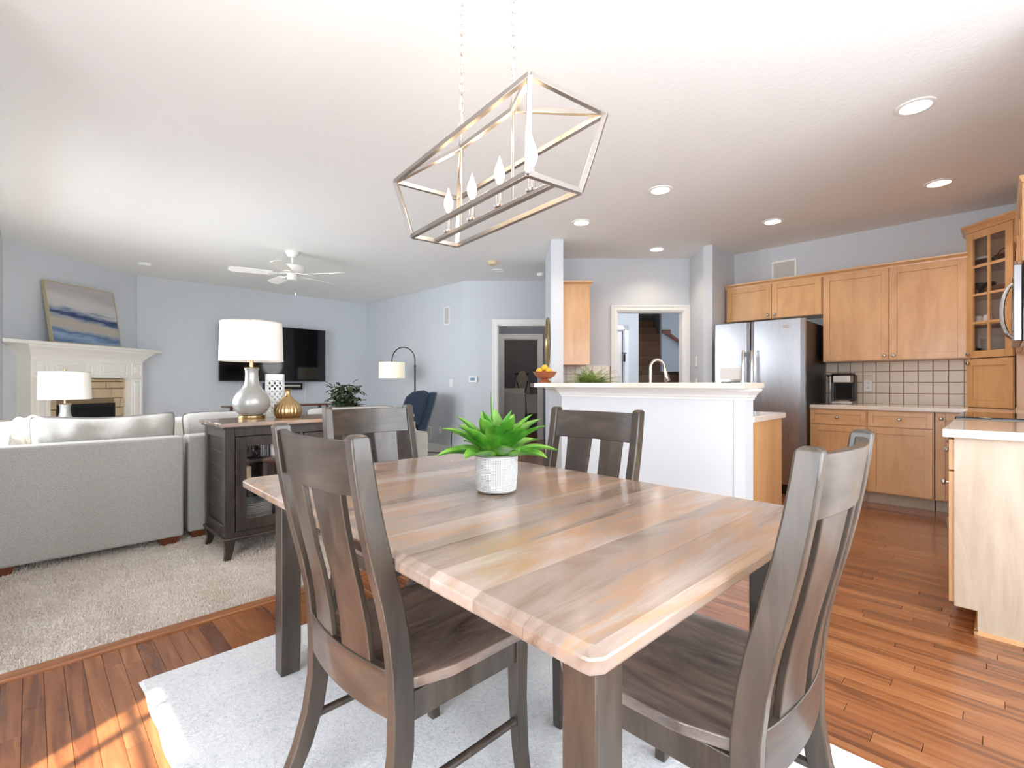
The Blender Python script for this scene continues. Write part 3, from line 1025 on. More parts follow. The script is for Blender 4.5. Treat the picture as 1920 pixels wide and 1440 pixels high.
# ------------------------------------------------------------------ agave on the table
ag = thing('potted_agave', 'bright green artificial agave in a white gridded pot on the dining table', 'plant', (1.108, 1.190, 0.7605))
m = MB()
m.lathe([(0.052, 0.001), (0.062, 0.004), (0.066, 0.012), (0.0695, 0.06), (0.0705, 0.124), (0.069, 0.126), (0.065, 0.126), (0.064, 0.112), (0.062, 0.105)], 56, cap=False)
pot = m.build('pot', plain('pot_joint', (140, 136, 132), 0.8), ag, True)
m = MB()   # raised grid of little tiles on the pot wall
for j in range(22):
    z0 = 0.010 + j * 0.0051
    for i in range(80):
        a0 = 2 * math.pi * i / 80; a1 = a0 + 2 * math.pi / 80 * 0.72
        r_ = (0.0655 + (min(z0, 0.06) - 0.01) / 0.05 * 0.0045 if z0 < 0.06 else 0.070 + (z0 - 0.06) / 0.06 * 0.0006) + 0.0010
        vs = [(r_ * math.cos(a), r_ * math.sin(a), z) for a, z in ((a0, z0), (a1, z0), (a1, z0 + 0.0037), (a0, z0 + 0.0037))]
        vi = [((r_ - 0.0022) * math.cos(a), (r_ - 0.0022) * math.sin(a), z) for a, z in ((a0, z0), (a1, z0), (a1, z0 + 0.0037), (a0, z0 + 0.0037))]
        m.add(vs + vi, [(0, 1, 2, 3), (0, 4, 5, 1), (1, 5, 6, 2), (2, 6, 7, 3), (3, 7, 4, 0)])
gr = m.build('pot_relief', MT['pot'], pot, fix=False)
gr['kind'] = 'stuff'
MB().lathe([(0.0625, 0.104), (0.045, 0.112), (0.002, 0.115)], 24).build('soil', MT['soil'], ag, True)


def agave_leaf(az, lift, length, width, curl, z0=0.105, r0=0.012, tw=0):
    d = Vector((math.cos(az), math.sin(az), 0)); s = Vector((-math.sin(az), math.cos(az), 0))
    n = 14; rings = []
    ang = lift; p = d * r0 + Vector((0, 0, z0))
    top_, bot_ = [], []
    vs = []; fs = []
    K = 8
    for i in range(n + 1):
        u = i / n
        hw = width / 2 * (0.62 + 0.38 * math.sin(min(1, u * 1.7) * math.pi / 2)) * (1 - max(0, (u - 0.45) / 0.55) ** 2.1) + 0.0006
        up = Vector((-d.x * math.sin(ang), -d.y * math.sin(ang), math.cos(ang)))
        st = d * math.cos(ang) + Vector((0, 0, math.sin(ang)))
        th = 0.0045 * (1 - u) + 0.0006
        for k in range(K + 1):
            q = -1 + 2 * k / K
            vs.append(p + s * hw * q + up * (hw * 0.42 * q * q + 0.0))
        for k in range(K, -1, -1):
            q = -1 + 2 * k / K
            vs.append(p + s * hw * q + up * (hw * 0.42 * q * q - th * (1 - q * q) - 0.0004))
        p = p + st * (length / n)
        ang -= curl / n * (0.4 + 1.2 * u)
    c_ = 2 * (K + 1)
    for i in range(n):
        for k in range(c_):
            fs.append((i * c_ + k, i * c_ + (k + 1) % c_, (i + 1) * c_ + (k + 1) % c_, (i + 1) * c_ + k))
    MB().add(vs, fs).build('leaf', MT['agave'], ag, True, angle=80)


rr = random.Random(21)
for i in range(9): agave_leaf(i * 2 * math.pi / 9 + rr.uniform(-.12, .12), R(27 + rr.uniform(-6, 7)), 0.192 + rr.uniform(-.012, .015), 0.074, R(42))
for i in range(9): agave_leaf((i + 0.5) * 2 * math.pi / 9 + rr.uniform(-.1, .1), R(46 + rr.uniform(-5, 6)), 0.190 + rr.uniform(-.012, .012), 0.070, R(34), z0=0.113)
for i in range(6): agave_leaf(i * 2 * math.pi / 6 + 0.3 + rr.uniform(-.1, .1), R(58 + rr.uniform(-4, 6)), 0.176 + rr.uniform(-.01, .01), 0.066, R(22), z0=0.118)
for i in range(3): agave_leaf(i * 2 * math.pi / 3 + 0.9, R(76), 0.158, 0.058, R(10), z0=0.122, r0=0.008)
agave_leaf(2.2, R(84), 0.215, 0.013, R(-6), z0=0.122, r0=0.004)

# ------------------------------------------------------------------ pendant lantern over the table
pd = thing('pendant_lantern', 'brushed nickel open-cage linear pendant with four candle bulbs over the dining table', 'ceiling light', (1.10, 1.237, 0), -0.127)
zr, zt, zb, L1, W1, L2, W2, Lr = 1.985, 1.909, 1.689, .411, .143, .351, .101, .155
ct = [Vector((sx * W1, sy * L1, zt)) for sx, sy in ((-1, -1), (1, -1), (1, 1), (-1, 1))]
cb = [Vector((sx * W2, sy * L2, zb)) for sx, sy in ((-1, -1), (1, -1), (1, 1), (-1, 1))]
rd = [Vector((0, -Lr, zr)), Vector((0, Lr, zr))]
bw = 0.0155
def pbar(name, p, q, wd=bw, ht=bw): MB().bar(p, q, wd, ht).build(name, MT['nickel'], pd, bevel=0.001, seg=1)
for i in range(4):
    pbar('frame_bar', ct[i], ct[(i + 1) % 4]); pbar('frame_bar', cb[i], cb[(i + 1) % 4]); pbar('frame_bar', ct[i], cb[i])
pbar('frame_bar', ct[0], rd[0]); pbar('frame_bar', ct[1], rd[0]); pbar('frame_bar', ct[2], rd[1]); pbar('frame_bar', ct[3], rd[1]); pbar('frame_bar', rd[0], rd[1])
pbar('candle_bar', (0, -L2, zb), (0, L2, zb), 0.020, 0.012)
for sy in (-1, 1):
    MB().tube([(0, sy * Lr, zr + 0.012), (0, sy * Lr, zb)], 0.0045, 12).build('stem', MT['nickel'], pd, True)
    MB().lathe([(0.003, zr + 0.034), (0.006, zr + 0.028), (0.011, zr + 0.010), (0.010, zr + 0.004)], 16, (0, sy * Lr, 0)).build('hub', MT['nickel'], pd, True)
    # chain to the ceiling
    z = zr + 0.040; k = 0
    while z < CEIL - 0.055:
        pts = []
        for q in range(16):
            a = 2 * math.pi * q / 16
            dx = 0.0085 * math.cos(a); dz = 0.018 * math.sin(a) + (0.004 if math.sin(a) > 0 else -0.004)
            pts.append((dx, 0, z + dz) if k % 2 == 0 else (0, dx, z + dz))
        pts = [(p[0] * c45 + p[1] * -c45, sy * Lr + p[0] * c45 + p[1] * c45, p[2]) for p in pts]
        MB().tube(pts, 0.0017, 6, True).build('chain_link', MT['chrome'], pd, True)
        z += 0.0355; k += 1
    MB().tube([(0.003, sy * Lr, zr + 0.03)] + [(0.004 * math.sin(q), sy * Lr + 0.004 * math.cos(q), zr + 0.03 + q * (CEIL - zr - 0.06) / 24) for q in range(25)], 0.0016, 6).build('cord', MT['plastic'], pd, True)
MB().box(-0.055, 0.055, -Lr - 0.06, Lr + 0.06, CEIL - 0.03, CEIL - 0.0005).build('canopy', MT['nickel'], pd, bevel=0.004)
for k in range(4):
    y = (-1.5 + k) * 0.165
    MB().lathe([(0.004, zb + 0.006), (0.017, zb + 0.008), (0.020, zb + 0.014), (0.012, zb + 0.016), (0.0105, zb + 0.018), (0.0105, zb + 0.080), (0.008, zb + 0.082)], 20, (0, y, 0)).build('candle_cup', MT['chrome'], pd, True)
    bz = zb + 0.082
    MB().lathe([(0.006, bz), (0.0075, bz + .004), (0.0155, bz + .022), (0.0175, bz + .034), (0.0155, bz + .05), (0.009, bz + .068), (0.004, bz + .082), (0.0012, bz + .094)], 20, (0, y, 0)).build('bulb', MT['bulb'], pd, True)
    d = bpy.data.lights.new('candle', 'POINT'); d.energy = 3.0; d.color = (1, 0.74, 0.46); d.shadow_soft_size = 0.02
    lo = bpy.data.objects.new('candle', d); lo.location = (1.10 + y * math.sin(0.127), 1.237 + y * math.cos(0.127), bz + 0.15); COL.objects.link(lo)


# ------------------------------------------------------------------ kitchen cabinets
def shaker(mb, x0, x1, z0, z1, y=-0.02, t=0.02, rail=0.058, rec=0.008):
    mb.box(x0, x0 + rail, y, y + t, z0, z1)
    mb.box(x1 - rail, x1, y, y + t, z0, z1)
    mb.box(x0 + rail, x1 - rail, y, y + t, z0, z0 + rail)
    mb.box(x0 + rail, x1 - rail, y, y + t, z1 - rail, z1)
    mb.box(x0 + rail, x1 - rail, y + rec, y + t, z0 + rail, z1 - rail)
    return mb


def knob(x_, z, parent, y=-0.02, mat=None):
    m = MB(Matrix.Translation((x_, y, z)) @ Matrix.Rotation(R(90), 4, 'X'))
    m.lathe([(0.006, 0), (0.005, 0.012), (0.015, 0.017), (0.0155, 0.022), (0.011, 0.028), (0.002, 0.030)], 20)
    return m.build('knob', mat or MT['nickel'], parent, True)


def door(parent, x0, x1, z0, z1, kx, kz, name='door', mat=None, rail=0.058):
    d = shaker(MB(), x0 + 0.0015, x1 - 0.0015, z0 + 0.0015, z1 - 0.0015, rail=rail).build(name, mat or MT['maple'], parent, bevel=0.0012, seg=1)
    if kx is not None: knob(kx, kz, d)
    return d


def crown_poly(mb, pts, z, steps=((0, 0), (0.012, 0.0), (0.016, 0.014), (0.03, 0.03), (0.046, 0.04), (0.05, 0.055)), closed=False):
    """moulding swept along a 2-D path (list of (x,y)), offset to the right-hand side of travel"""
    n = len(pts)
    offs = []
    for i in range(n):
        p = Vector(pts[i])
        d0 = (Vector(pts[i]) - Vector(pts[i - 1])).normalized() if i > 0 else None
        d1 = (Vector(pts[i + 1]) - Vector(pts[i])).normalized() if i < n - 1 else None
        if d0 is None: nn = Vector((d1.y, -d1.x)); k = 1
        elif d1 is None: nn = Vector((d0.y, -d0.x)); k = 1
        else:
            n0 = Vector((d0.y, -d0.x)); n1 = Vector((d1.y, -d1.x))
            nn = (n0 + n1).normalized(); k = 1 / max(0.3, nn.dot(n0))
        offs.append(nn * k)
    prof = list(steps) + [(0, steps[-1][1])]
    rings = [[(pts[i][0] + offs[i].x * o, pts[i][1] + offs[i].y * o, z + h) for o, h in prof] for i in range(n)]
    mb.loft(rings)
    return mb


# base cabinets on the kitchen wall, left of the corner (facing -X)
def base_cab(label, loc, rz, wd, drawer=True, door_knob='l', two=False, mat=None, depth=0.58, h=0.875, group='base cabinets'):
    t = thing('base_cabinet', label, 'cabinet', loc, rz, group)
    m = MB()
    m.box(0, wd, 0.0, depth, 0.105, h)
    m.build('carcass', mat or MT['maple'], t)
    MB().box(0, wd, 0.07, 0.085, 0, 0.105).build('toe_kick', MT['palemaple'], t)
    zd = h - 0.155 if drawer else h - 0.01
    if drawer:
        dd = shaker(MB(), 0.008, wd - 0.008, zd + 0.006, h - 0.012, rail=0.038).build('drawer', MT['maplex'], t, bevel=0.0012, seg=1)
        knob(wd / 2, (zd + h) / 2, dd)
    if two:
        door(t, 0.008, wd / 2, 0.115, zd, wd / 2 - 0.035, zd - 0.05); door(t, wd / 2, wd - 0.008, 0.115, zd, wd / 2 + 0.035, zd - 0.05)
    else:
        door(t, 0.008, wd - 0.008, 0.115, zd, (0.04 if door_knob == 'l' else wd - 0.04), zd - 0.045)
    return t


KX = 5.60
base_cab('maple base cabinet next to the fridge, one drawer over a door', (KX, 1.362, 0), R(-90), 0.475, door_knob='r', depth=0.665)
base_cab('maple base cabinet right of the middle seam, drawer over wide door', (KX, 0.885, 0), R(-90), 0.475, door_knob='l', depth=0.665)
t = base_cab('narrow maple corner cabinet beside the range', (KX, 0.402, 0), R(-90), 0.20, drawer=False, door_knob='l', depth=0.665)

# L-shaped worktop
ct_poly = [(5.57, 1.358), (6.268, 1.358), (6.268, -0.418), (4.722, -0.418), (4.722, 0.190), (5.57, 0.190)]
wt = tag(MB().prism(ct_poly, 0.876, 0.914).build('worktop', MT['counter'], bevel=0.004), 'cream stone worktop along the tiled kitchen wall', 'counter')

# near base cabinets with the pale end panel
nb = thing('base_cabinet', 'base cabinet nearest the camera with a pale maple end panel', 'cabinet', (3.94, 0.150, 0), R(180), 'base cabinets')
m = MB(); m.box(0.002, 0.925, 0.0, 0.565, 0.105, 0.875); m.box(0.002, 0.925, 0.075, 0.565, 0, 0.105)
m.build('carcass', MT['maple'], nb)
m = MB(); m.prism([(0, 0.105), (0.078, 0.105), (0.078, 0), (0.568, 0), (0.568, 0.875), (0, 0.875)], 0.926, 0.934)
m.v = [(p[2], p[0], p[1]) for p in m.v]
m.build('end_panel', MT['palemaple'], nb)
MB().box(0.5, 0.946, 0.066, 0.078, 0, 0.018).box(0.934, 0.946, 0.066, 0.568, 0, 0.018).build('shoe_moulding', MT['maplex'], nb)
for a_, b_ in ((0.01, 0.46), (0.465, 0.92)):
    dd = shaker(MB(), a_, b_, 0.725, 0.865, rail=0.038).build('drawer', MT['maplex'], nb, bevel=0.0012, seg=1)
    knob((a_ + b_) / 2, 0.795, dd)
    door(nb, a_, b_, 0.115, 0.718, b_ - 0.04, 0.66)
tag(MB().box(2.975, 3.945, -0.418, 0.190, 0.876, 0.914).build('worktop', MT['counter'], bevel=0.004), 'cream worktop on the near cabinet at the right edge', 'counter')

# range
rg_ = thing('range', 'stainless range with black glass cooktop between the right-hand counters', 'stove', (4.716, 0.165, 0), R(180))
MB().box(0, 0.764, 0.0, 0.575, 0.09, 0.905).box(0.03, 0.73, 0.05, 0.575, 0.0, 0.09).build('body', MT['steel'], rg_, bevel=0.003)
MB().box(0.0, 0.764, -0.03, 0.50, 0.905, 0.924).build('cooktop', MT['blackgloss'], rg_, bevel=0.006)
MB().box(-0.001, 0.765, 0.50, 0.578, 0.905, 1.0).build('back_guard', MT['steel'], rg_, bevel=0.004)
MB().box(0.01, 0.754, -0.028, 0.0, 0.27, 0.80).build('oven_door', MT['steel'], rg_, bevel=0.003)
def arc_handle(mb, x0, x1, y0, z, out, r=0.011, vertical=False, z1=None):
    pts = []
    for i in range(17):
        u = i / 16
        o = -out * math.sin(math.pi * u) ** 0.55
        pts.append((x0 + (x1 - x0) * u, y0 + o, z) if not vertical else (x0, y0 + o, z + (z1 - z) * u))
    return mb.tube(pts, r, 10)
arc_handle(MB(), 0.06, 0.70, -0.028, 0.755, 0.055).build('oven_handle', MT['nickel'], rg_, True)
MB().box(0.01, 0.754, -0.026, 0.0, 0.10, 0.262).build('drawer_front', MT['steel'], rg_, bevel=0.003)
arc_handle(MB(), 0.10, 0.66, -0.026, 0.215, 0.055).build('drawer_handle', MT['nickel'], rg_, True)
MB().box(0.03, 0.734, -0.028, 0.0, 0.805, 0.90).build('control_panel', MT['black'], rg_, bevel=0.003)

# microwave above the range
mw = thing('microwave', 'over-range microwave with a bowed chrome handle at the right edge of the frame', 'microwave', (4.68, -0.050, 1.362), R(180))
MB().box(0, 0.77, 0.035, 0.368, 0, 0.425).build('body', MT['blackgloss'], mw, bevel=0.003)
MB().box(0, 0.77, 0.0, 0.034, 0.0, 0.425).build('door', MT['steel'], mw, bevel=0.004)
MB().box(0.18, 0.70, -0.003, 0.001, 0.06, 0.36).build('window', MT['blackgloss'], mw)
arc_handle(MB(), 0.70, 0, 0.0, 0.015, 0.046, 0.011, True, 0.330).build('handle', MT['chrome'], mw, True)
# wall cabinets on the range wall
for nm, lab, x0, wd, z0, z1, two in (('wall_cabinet', 'short maple cabinet above the microwave', 4.68, 0.77, 1.803, 2.262, True),
                                ('wall_cabinet', 'maple wall cabinet between the microwave and glass-door corner cabinet', 5.612, 0.930, 1.352, 2.262, True)):
    t = thing(nm, lab, 'cabinet', (x0, -0.105, z0), R(180), 'wall cabinets')
    MB().box(0.0, wd - 0.002, 0.0, 0.313, 0, z1 - z0).build('carcass', MT['maple'], t)
    door(t, 0.008, wd / 2, 0.004, z1 - z0 - 0.004, wd / 2 - 0.035, 0.05); door(t, wd / 2, wd - 0.008, 0.004, z1 - z0 - 0.004, wd / 2 + 0.035, 0.05)
    crown_poly(MB(), [(0, 0.0), (wd - .002, 0.0)], z1 - z0 - 0.02, ((0, 0), (0.021, 0), (0.024, 0.014), (0.030, 0.026), (0.034, 0.04))).build('crown', MT['maplex'], t)

# wall cabinets on the kitchen wall
UX = 5.94
def wall_cab(label, y0, wd, z0, doors, z1=2.262):
    t = thing('wall_cabinet', label, 'cabinet', (UX, y0, z0), R(-90), 'wall cabinets')
    h = z1 - z0
    MB().box(0.001, wd - 0.001, 0.0, 0.328, 0, h).build('carcass', MT['maple'], t)
    for (a, b_, kx) in doors: door(t, a, b_, 0.003, h - 0.014, kx, 0.045)
    crown_poly(MB(), [(0.0, 0.0), (wd, 0.0)], h - 0.016, ((0, 0), (0.022, 0.0), (0.024, 0.014), (0.034, 0.026), (0.046, 0.034), (0.048, 0.048))).build('crown', MT['maplex'], t)
    return t
wall_cab('short maple cabinet over the fridge with two doors', 2.325, 1.002, 1.855, [(0.012, 0.506, 0.506 - 0.035), (0.508, 0.992, 0.508 + 0.035)])
wall_cab('large two-door maple wall cabinet over the coffee maker and tiles', 1.322, 1.112, 1.352, [(0.004, 0.556, 0.556 - 0.035), (0.558, 1.108, 0.558 + 0.035)])

# diagonal corner cabinet with glass door
P0 = Vector((5.94, 0.206)); ang = R(-135)
cc = thing('corner_cabinet', 'tall diagonal corner cabinet with an eight-pane glass door of dishes', 'cabinet', (P0.x, P0.y, 0.915), ang)
Lc = 0.412
inv = Matrix.Translation((P0.x, P0.y, 0)) @ Matrix.Rotation(ang, 4, 'Z')
inv = inv.inverted()
def loc2(x_, y): 
    q = inv @ Vector((x_, y, 0)); return (q.x, q.y)
H2 = 2.46 - 0.915
pl2 = [loc2(5.94, 0.206), loc2(6.267, 0.206), loc2(6.267, -0.418), loc2(5.652, -0.418), loc2(5.652, -0.086)]
zsh = [0.43, 0.72, 0.98, 1.24]
m = MB()
def wallseg(mb, a, b_, z0, z1, th=0.012):
    mb.bar((a[0], a[1], (z0 + z1) / 2), (b_[0], b_[1], (z0 + z1) / 2), th, z1 - z0)
ins = [(p[0] * 0.985, p[1] * 0.985) for p in pl2]
for i in range(1, 3): wallseg(m, ins[i], ins[i + 1], 0, H2)
wallseg(m, (pl2[0][0], 0.008), pl2[1], 0, H2); wallseg(m, pl2[3], (pl2[4][0], 0.008), 0, H2)
inner = [(p[0], max(p[1], 0.004)) for p in pl2]
for z in (0.0, 0.476, H2 - 0.016): m.prism(inner, z, z + 0.016)
m.build('carcass', MT['maple'], cc)
for z in zsh[1:]:
    MB().prism([(p[0], max(p[1], 0.022)) for p in ins], z, z + 0.014).build('shelf', MT['maple'], cc)
door(cc, 0.004, Lc - 0.004, 0.004, 0.425, 0.035, 0.385, 'lower_door')
# glass door
gd = MB()
z0, z1 = 0.432, H2 - 0.012
st = 0.062
gd.box(0.004, 0.004 + st, -0.02, 0, z0, z1); gd.box(Lc - 0.004 - st, Lc - 0.004, -0.02, 0, z0, z1)
gd.box(0.066, Lc - 0.066, -0.02, 0, z0, z0 + st); gd.box(0.066, Lc - 0.066, -0.02, 0, z1 - st, z1)
gdo = gd.build('glass_door', MT['maple'], cc, bevel=0.0012, seg=1)
knob(0.035, z0 + 0.035, gdo)
mid = Lc / 2
zi0, zi1 = z0 + st, z1 - st
mu = MB(); mu.box(mid - 0.010, mid + 0.010, -0.018, -0.004, zi0, zi1)
for k in range(1, 4): 
    zz = zi0 + (zi1 - zi0) * k / 4
    mu.box(0.066, Lc - 0.066, -0.018, -0.004, zz - 0.010, zz + 0.010)
mu.build('muntins', MT['maplex'], gdo)
for i in range(2):
    for k in range(4):
        xa = 0.066 if i == 0 else mid + 0.010; xb = mid - 0.010 if i == 0 else Lc - 0.066
        za = zi0 + (zi1 - zi0) * k / 4 + 0.010 * (k > 0); zb_ = zi0 + (zi1 - zi0) * (k + 1) / 4 - 0.010 * (k < 3)
        MB().box(xa, xb, -0.012, -0.009, za, zb_).build('pane', MT['pane'], gdo)
crown_poly(MB(), [pl2[1], pl2[0], (Lc, 0), (pl2[3][0], pl2[3][1])], H2 - 0.004, ((0, 0), (0.008, 0), (0.012, 0.012), (0.03, 0.035), (0.045, 0.046), (0.05, 0.06))).build('crown', MT['maplex'], cc)
# dishes inside the corner cabinet
fwd = cc.matrix_world
def cpos(lx, ly, z): 
    q = Matrix.Translation((P0.x, P0.y, 0.915)) @ Matrix.Rotation(ang, 4, 'Z') @ Vector((lx, ly, z)); return q
plate0 = MB().lathe([(0.05, 0.0), (0.055, 0.003), (0.09, 0.008), (0.125, 0.016), (0.126, 0.018), (0.09, 0.012), (0.05, 0.006), (0.002, 0.006)], 32).mesh('plate', MT['china'], True)
for k in range(8):
    o = bpy.data.objects.new('plate', plate0); o.location = cpos(0.115, 0.175, 0.4925 + k * 0.0135); COL.objects.link(o)
    tag(o, 'topmost white plate of the stack in the glass-door cabinet' if k == 7 else 'lowest white plate of the stack in the glass-door cabinet' if k == 0 else 'white plate in the stack at the bottom of the glass-door cabinet', 'plate', 'plates in the corner cabinet')
bw_ = tag(MB().lathe([(0.04, 0), (0.045, 0.004), (0.06, 0.03), (0.085, 0.05), (0.088, 0.052), (0.06, 0.036), (0.04, 0.01), (0.002, 0.008)], 28).build('bowl', MT['bronze'], None, True), 'dark bowl beside the plate stack in the glass-door cabinet', 'bowl')
bw_.location = cpos(-0.075, 0.205, 0.4925); bw_.scale = (0.58, 0.58, 0.7)
for k, (lx, ly) in enumerate([(-0.01, 0.10), (0.075, 0.105)]):
    mgt = thing('mug', ('left' if k == 0 else 'right') + ' one of two small white mugs behind the glass door', 'mug', cpos(lx, ly, 0.735), 0, 'mugs in the corner cabinet')
    MB().lathe([(0.022, 0), (0.026, 0.004), (0.036, 0.03), (0.034, 0.055), (0.027, 0.07), (0.029, 0.078), (0.027, 0.078), (0.03, 0.05), (0.02, 0.006), (0.001, 0.006)], 24).build('cup', MT['china'], mgt, True)
for k in range(5):
    a = k * 1.25
    gl = tag(MB().lathe([(0.024, 0), (0.022, 0.004), (0.004, 0.008), (0.004, 0.05), (0.028, 0.075), (0.03, 0.11), (0.028, 0.11), (0.026, 0.078), (0.002, 0.055)], 18).build('goblet', MT['bronze'], None, True), 'dark goblet on the second shelf of the glass-door cabinet', 'glass', 'goblets in the corner cabinet')
    gl.location = cpos(-0.01 + 0.055 * math.cos(a), 0.15 + 0.055 * math.sin(a), 0.995)
bx = thing('tray', 'wooden serving tray on the second shelf of the glass-door cabinet', 'tray', cpos(0.17, 0.14, 0.995), ang)
MB().box(-0.10, 0.10, -0.06, 0.06, 0.0, 0.012).box(-0.10, -0.09, -0.06, 0.06, 0.012, 0.07).box(0.09, 0.10, -0.06, 0.06, 0.012, 0.07).box(-0.09, 0.09, -0.06, -0.05, 0.012, 0.06).box(-0.09, 0.09, 0.05, 0.06, 0.012, 0.06).build('tray_frame', MT['cherry'], bx)
for k in range(2):
    t = thing('basket', ('oval basket under a glass dish on the top shelf, left pane' if k == 0 else 'brown handled basket on the top shelf, right pane'), 'basket', cpos(-0.03 if k == 0 else 0.16, 0.17, 1.255), ang)
    m = MB()
    for j in range(6): m.tube([(0.075 * (0.85 + .03 * j) * math.cos(2 * math.pi * q / 24), 0.055 * (0.85 + .03 * j) * math.sin(2 * math.pi * q / 24), 0.007 + j * 0.011) for q in range(24)], 0.006, 6, True)
    m.prism([(0.06 * math.cos(2 * math.pi * q / 20), 0.045 * math.sin(2 * math.pi * q / 20)) for q in range(20)], 0.0, 0.006)
    m.build('weave', MT['cherry'], t, True)
    if k: MB().tube([(0.07 * math.cos(math.pi * q / 12), 0, 0.06 + 0.06 * math.sin(math.pi * q / 12)) for q in range(13)], 0.005, 8).build('handle', MT['cherry'], t, True)
    else: MB().lathe([(0.06, 0.066), (0.066, 0.075), (0.06, 0.09), (0.03, 0.1), (0.002, 0.102)], 24).build('glass_dish', MT['china'], t, True)

# backsplash: individual tiles on the kitchen wall
TP = 0.1125
gb = MB().box(6.262, 6.269, 0.206, 1.40, 0.914, 1.352).build('grout', MT['grout'], kitchen_wall)
gb['label'] = 'tan grout between the tiles'
tile_mesh = {}
y = 0.206 + 0.035
ys = [(0.2075, 0.2395)]
while y < 1.40:
    ys.append((y + 0.003, min(y + TP - 0.003, 1.399))); y += TP
for j in range(4):
    z0 = 0.9145 + j * TP; z1 = min(z0 + TP - 0.006, 1.3505)
    for a, b_ in ys:
        if b_ - a < 0.01: continue
        key = (round(b_ - a, 3), round(z1 - z0, 3))
        if key not in tile_mesh:
            m = MB().cbox(0, b_ - a, 0, z1 - z0, -0.006, 0, 0.002)
            tile_mesh[key] = m.mesh('tile', MT['tile'])
        o = bpy.data.objects.new('tile', tile_mesh[key])
        # local z -> -X ; local x -> Y ; local y -> Z
        o.matrix_world = Matrix(((0, 0, -1, 6.2605), (1, 0, 0, a), (0, 1, 0, z0), (0, 0, 0, 1))) 
        o.parent = kitchen_wall
        COL.objects.link(o)
ot = thing('wall_outlet', 'white double power outlet on the tiled wall right of the coffee maker', 'outlet', (6.2538, 0.983, 1.105), R(-90))
MB().box(-0.036, 0.036, -0.005, 0.0, -0.058, 0.058).build('plate', MT['plastic'], ot, bevel=0.002)
for sz in (-1, 1):
    f = MB().box(-0.017, 0.017, -0.0075, -0.005, sz * 0.026 - 0.014, sz * 0.026 + 0.014).build('socket', MT['plastic'], ot, bevel=0.002)
    MB().box(-0.008, -0.005, -0.0082, -0.0073, sz * 0.026 - 0.002, sz * 0.026 + 0.008).box(0.005, 0.008, -0.0082, -0.0073, sz * 0.026 - 0.002, sz * 0.026 + 0.008).box(-0.002, 0.002, -0.0082, -0.0073, sz * 0.026 - 0.010, sz * 0.026 - 0.006).build('slots', MT['black'], f)

# wall speaker above the cabinets
sp_ = thing('wall_speaker', 'white framed in-wall speaker above the kitchen wall cabinets', 'speaker', (6.2695, 1.92, 2.35), R(-90))
MB().box(0, 0.265, -0.012, 0, 0, 0.022).box(0, 0.265, -0.012, 0, 0.198, 0.22).box(0, 0.022, -0.012, 0, 0.022, 0.198).box(0.243, 0.265, -0.012, 0, 0.022, 0.198).build('frame', MT['plastic'], sp_, bevel=0.002)
MB().box(0.022, 0.243, -0.007, -0.001, 0.022, 0.198).build('grille', MT['grille'], sp_)

# fridge
fr = thing('fridge', 'stainless side-by-side fridge with water dispenser', 'fridge', (5.405, 2.268, 0.0), R(-90))
FWD = 0.908; DW = 0.395
MB().box(0.004, FWD - 0.004, 0.085, 0.82, 0.03, 1.755).build('body', MT['black'], fr, bevel=0.004)
MB().box(0.006, FWD - 0.006, 0.03, 0.085, 0.02, 0.10).build('toe_grille', MT['black'], fr)
for q in ((0.08, 0.12), (0.83, 0.12), (0.08, 0.75), (0.83, 0.75)): MB().lathe([(0.02, 0.0), (0.02, 0.03)], 12, (q[0], q[1], 0)).build('foot', MT['black'], fr)
def fdoor(x0, x1, curve):
    m = MB(); rings = []
    n = 14
    pts = []
    for i in range(n + 1):
        u = i / n
        x_ = x0 + (x1 - x0) * u
        e = min(u, 1 - u) * (x1 - x0)
        r = 0.022
        y = 0.010 + (r - math.sqrt(max(0, r * r - (r - min(e, r)) ** 2))) - 0.006 * math.sin(math.pi * u)
        pts.append((x_, y))
    poly = [(x0, 0.08)] + pts + [(x1, 0.08)]
    m.prism(poly, 0.105, 1.775)
    return m
d1 = fdoor(0.002, DW - 0.006, 1).build('freezer_door', MT['steel'], fr, True, angle=30)
d2 = fdoor(DW + 0.006, FWD - 0.002, 1).build('fridge_door', MT['steel'], fr, True, angle=30)
for o_, hx in ((d1, DW - 0.045), (d2, DW + 0.045)):
    m = MB(); m.tube([(hx, -0.055, 0.55), (hx, -0.058, 0.60), (hx, -0.060, 0.95), (hx, -0.058, 1.43), (hx, -0.055, 1.475)], [0.013, 0.016, 0.016, 0.016, 0.013], 14)
    m.box(hx - 0.011, hx + 0.011, -0.055, 0.008, 1.41, 1.455).box(hx - 0.011, hx + 0.011, -0.055, 0.008, 0.57, 0.615)
    m.build('handle', MT['chrome'], o_, True)
dp = MB().box(0.075, 0.315, -0.002, 0.012, 0.92, 1.315).build('dispenser', MT['chrome'], d1, bevel=0.006)
m = MB().box(0.085, 0.305, -0.006, -0.001, 1.17, 1.30)
m.build('display', MT['plastic'], d1, bevel=0.002)
MB().box(0.095, 0.295, -0.004, -0.001, 0.96, 1.145).build('recess', MT['black'], d1, bevel=0.004)
pw = MB(); rr = random.Random(4)
m = MB().box(0.0, 0.062, 0, 0.003, 0, 0.034); m.v = [(0.71 + p[0], -0.0005 - p[1], 1.688 + p[2]) for p in m.v]
bd = m.build('badge', MT['plastic'], d2, bevel=0.001)
for k in range(3): MB().box(0.714, 0.768, -0.0045, -0.0034, 1.692 + k * 0.010, 1.696 + k * 0.010).build('badge_line', MT['cherry'], bd)

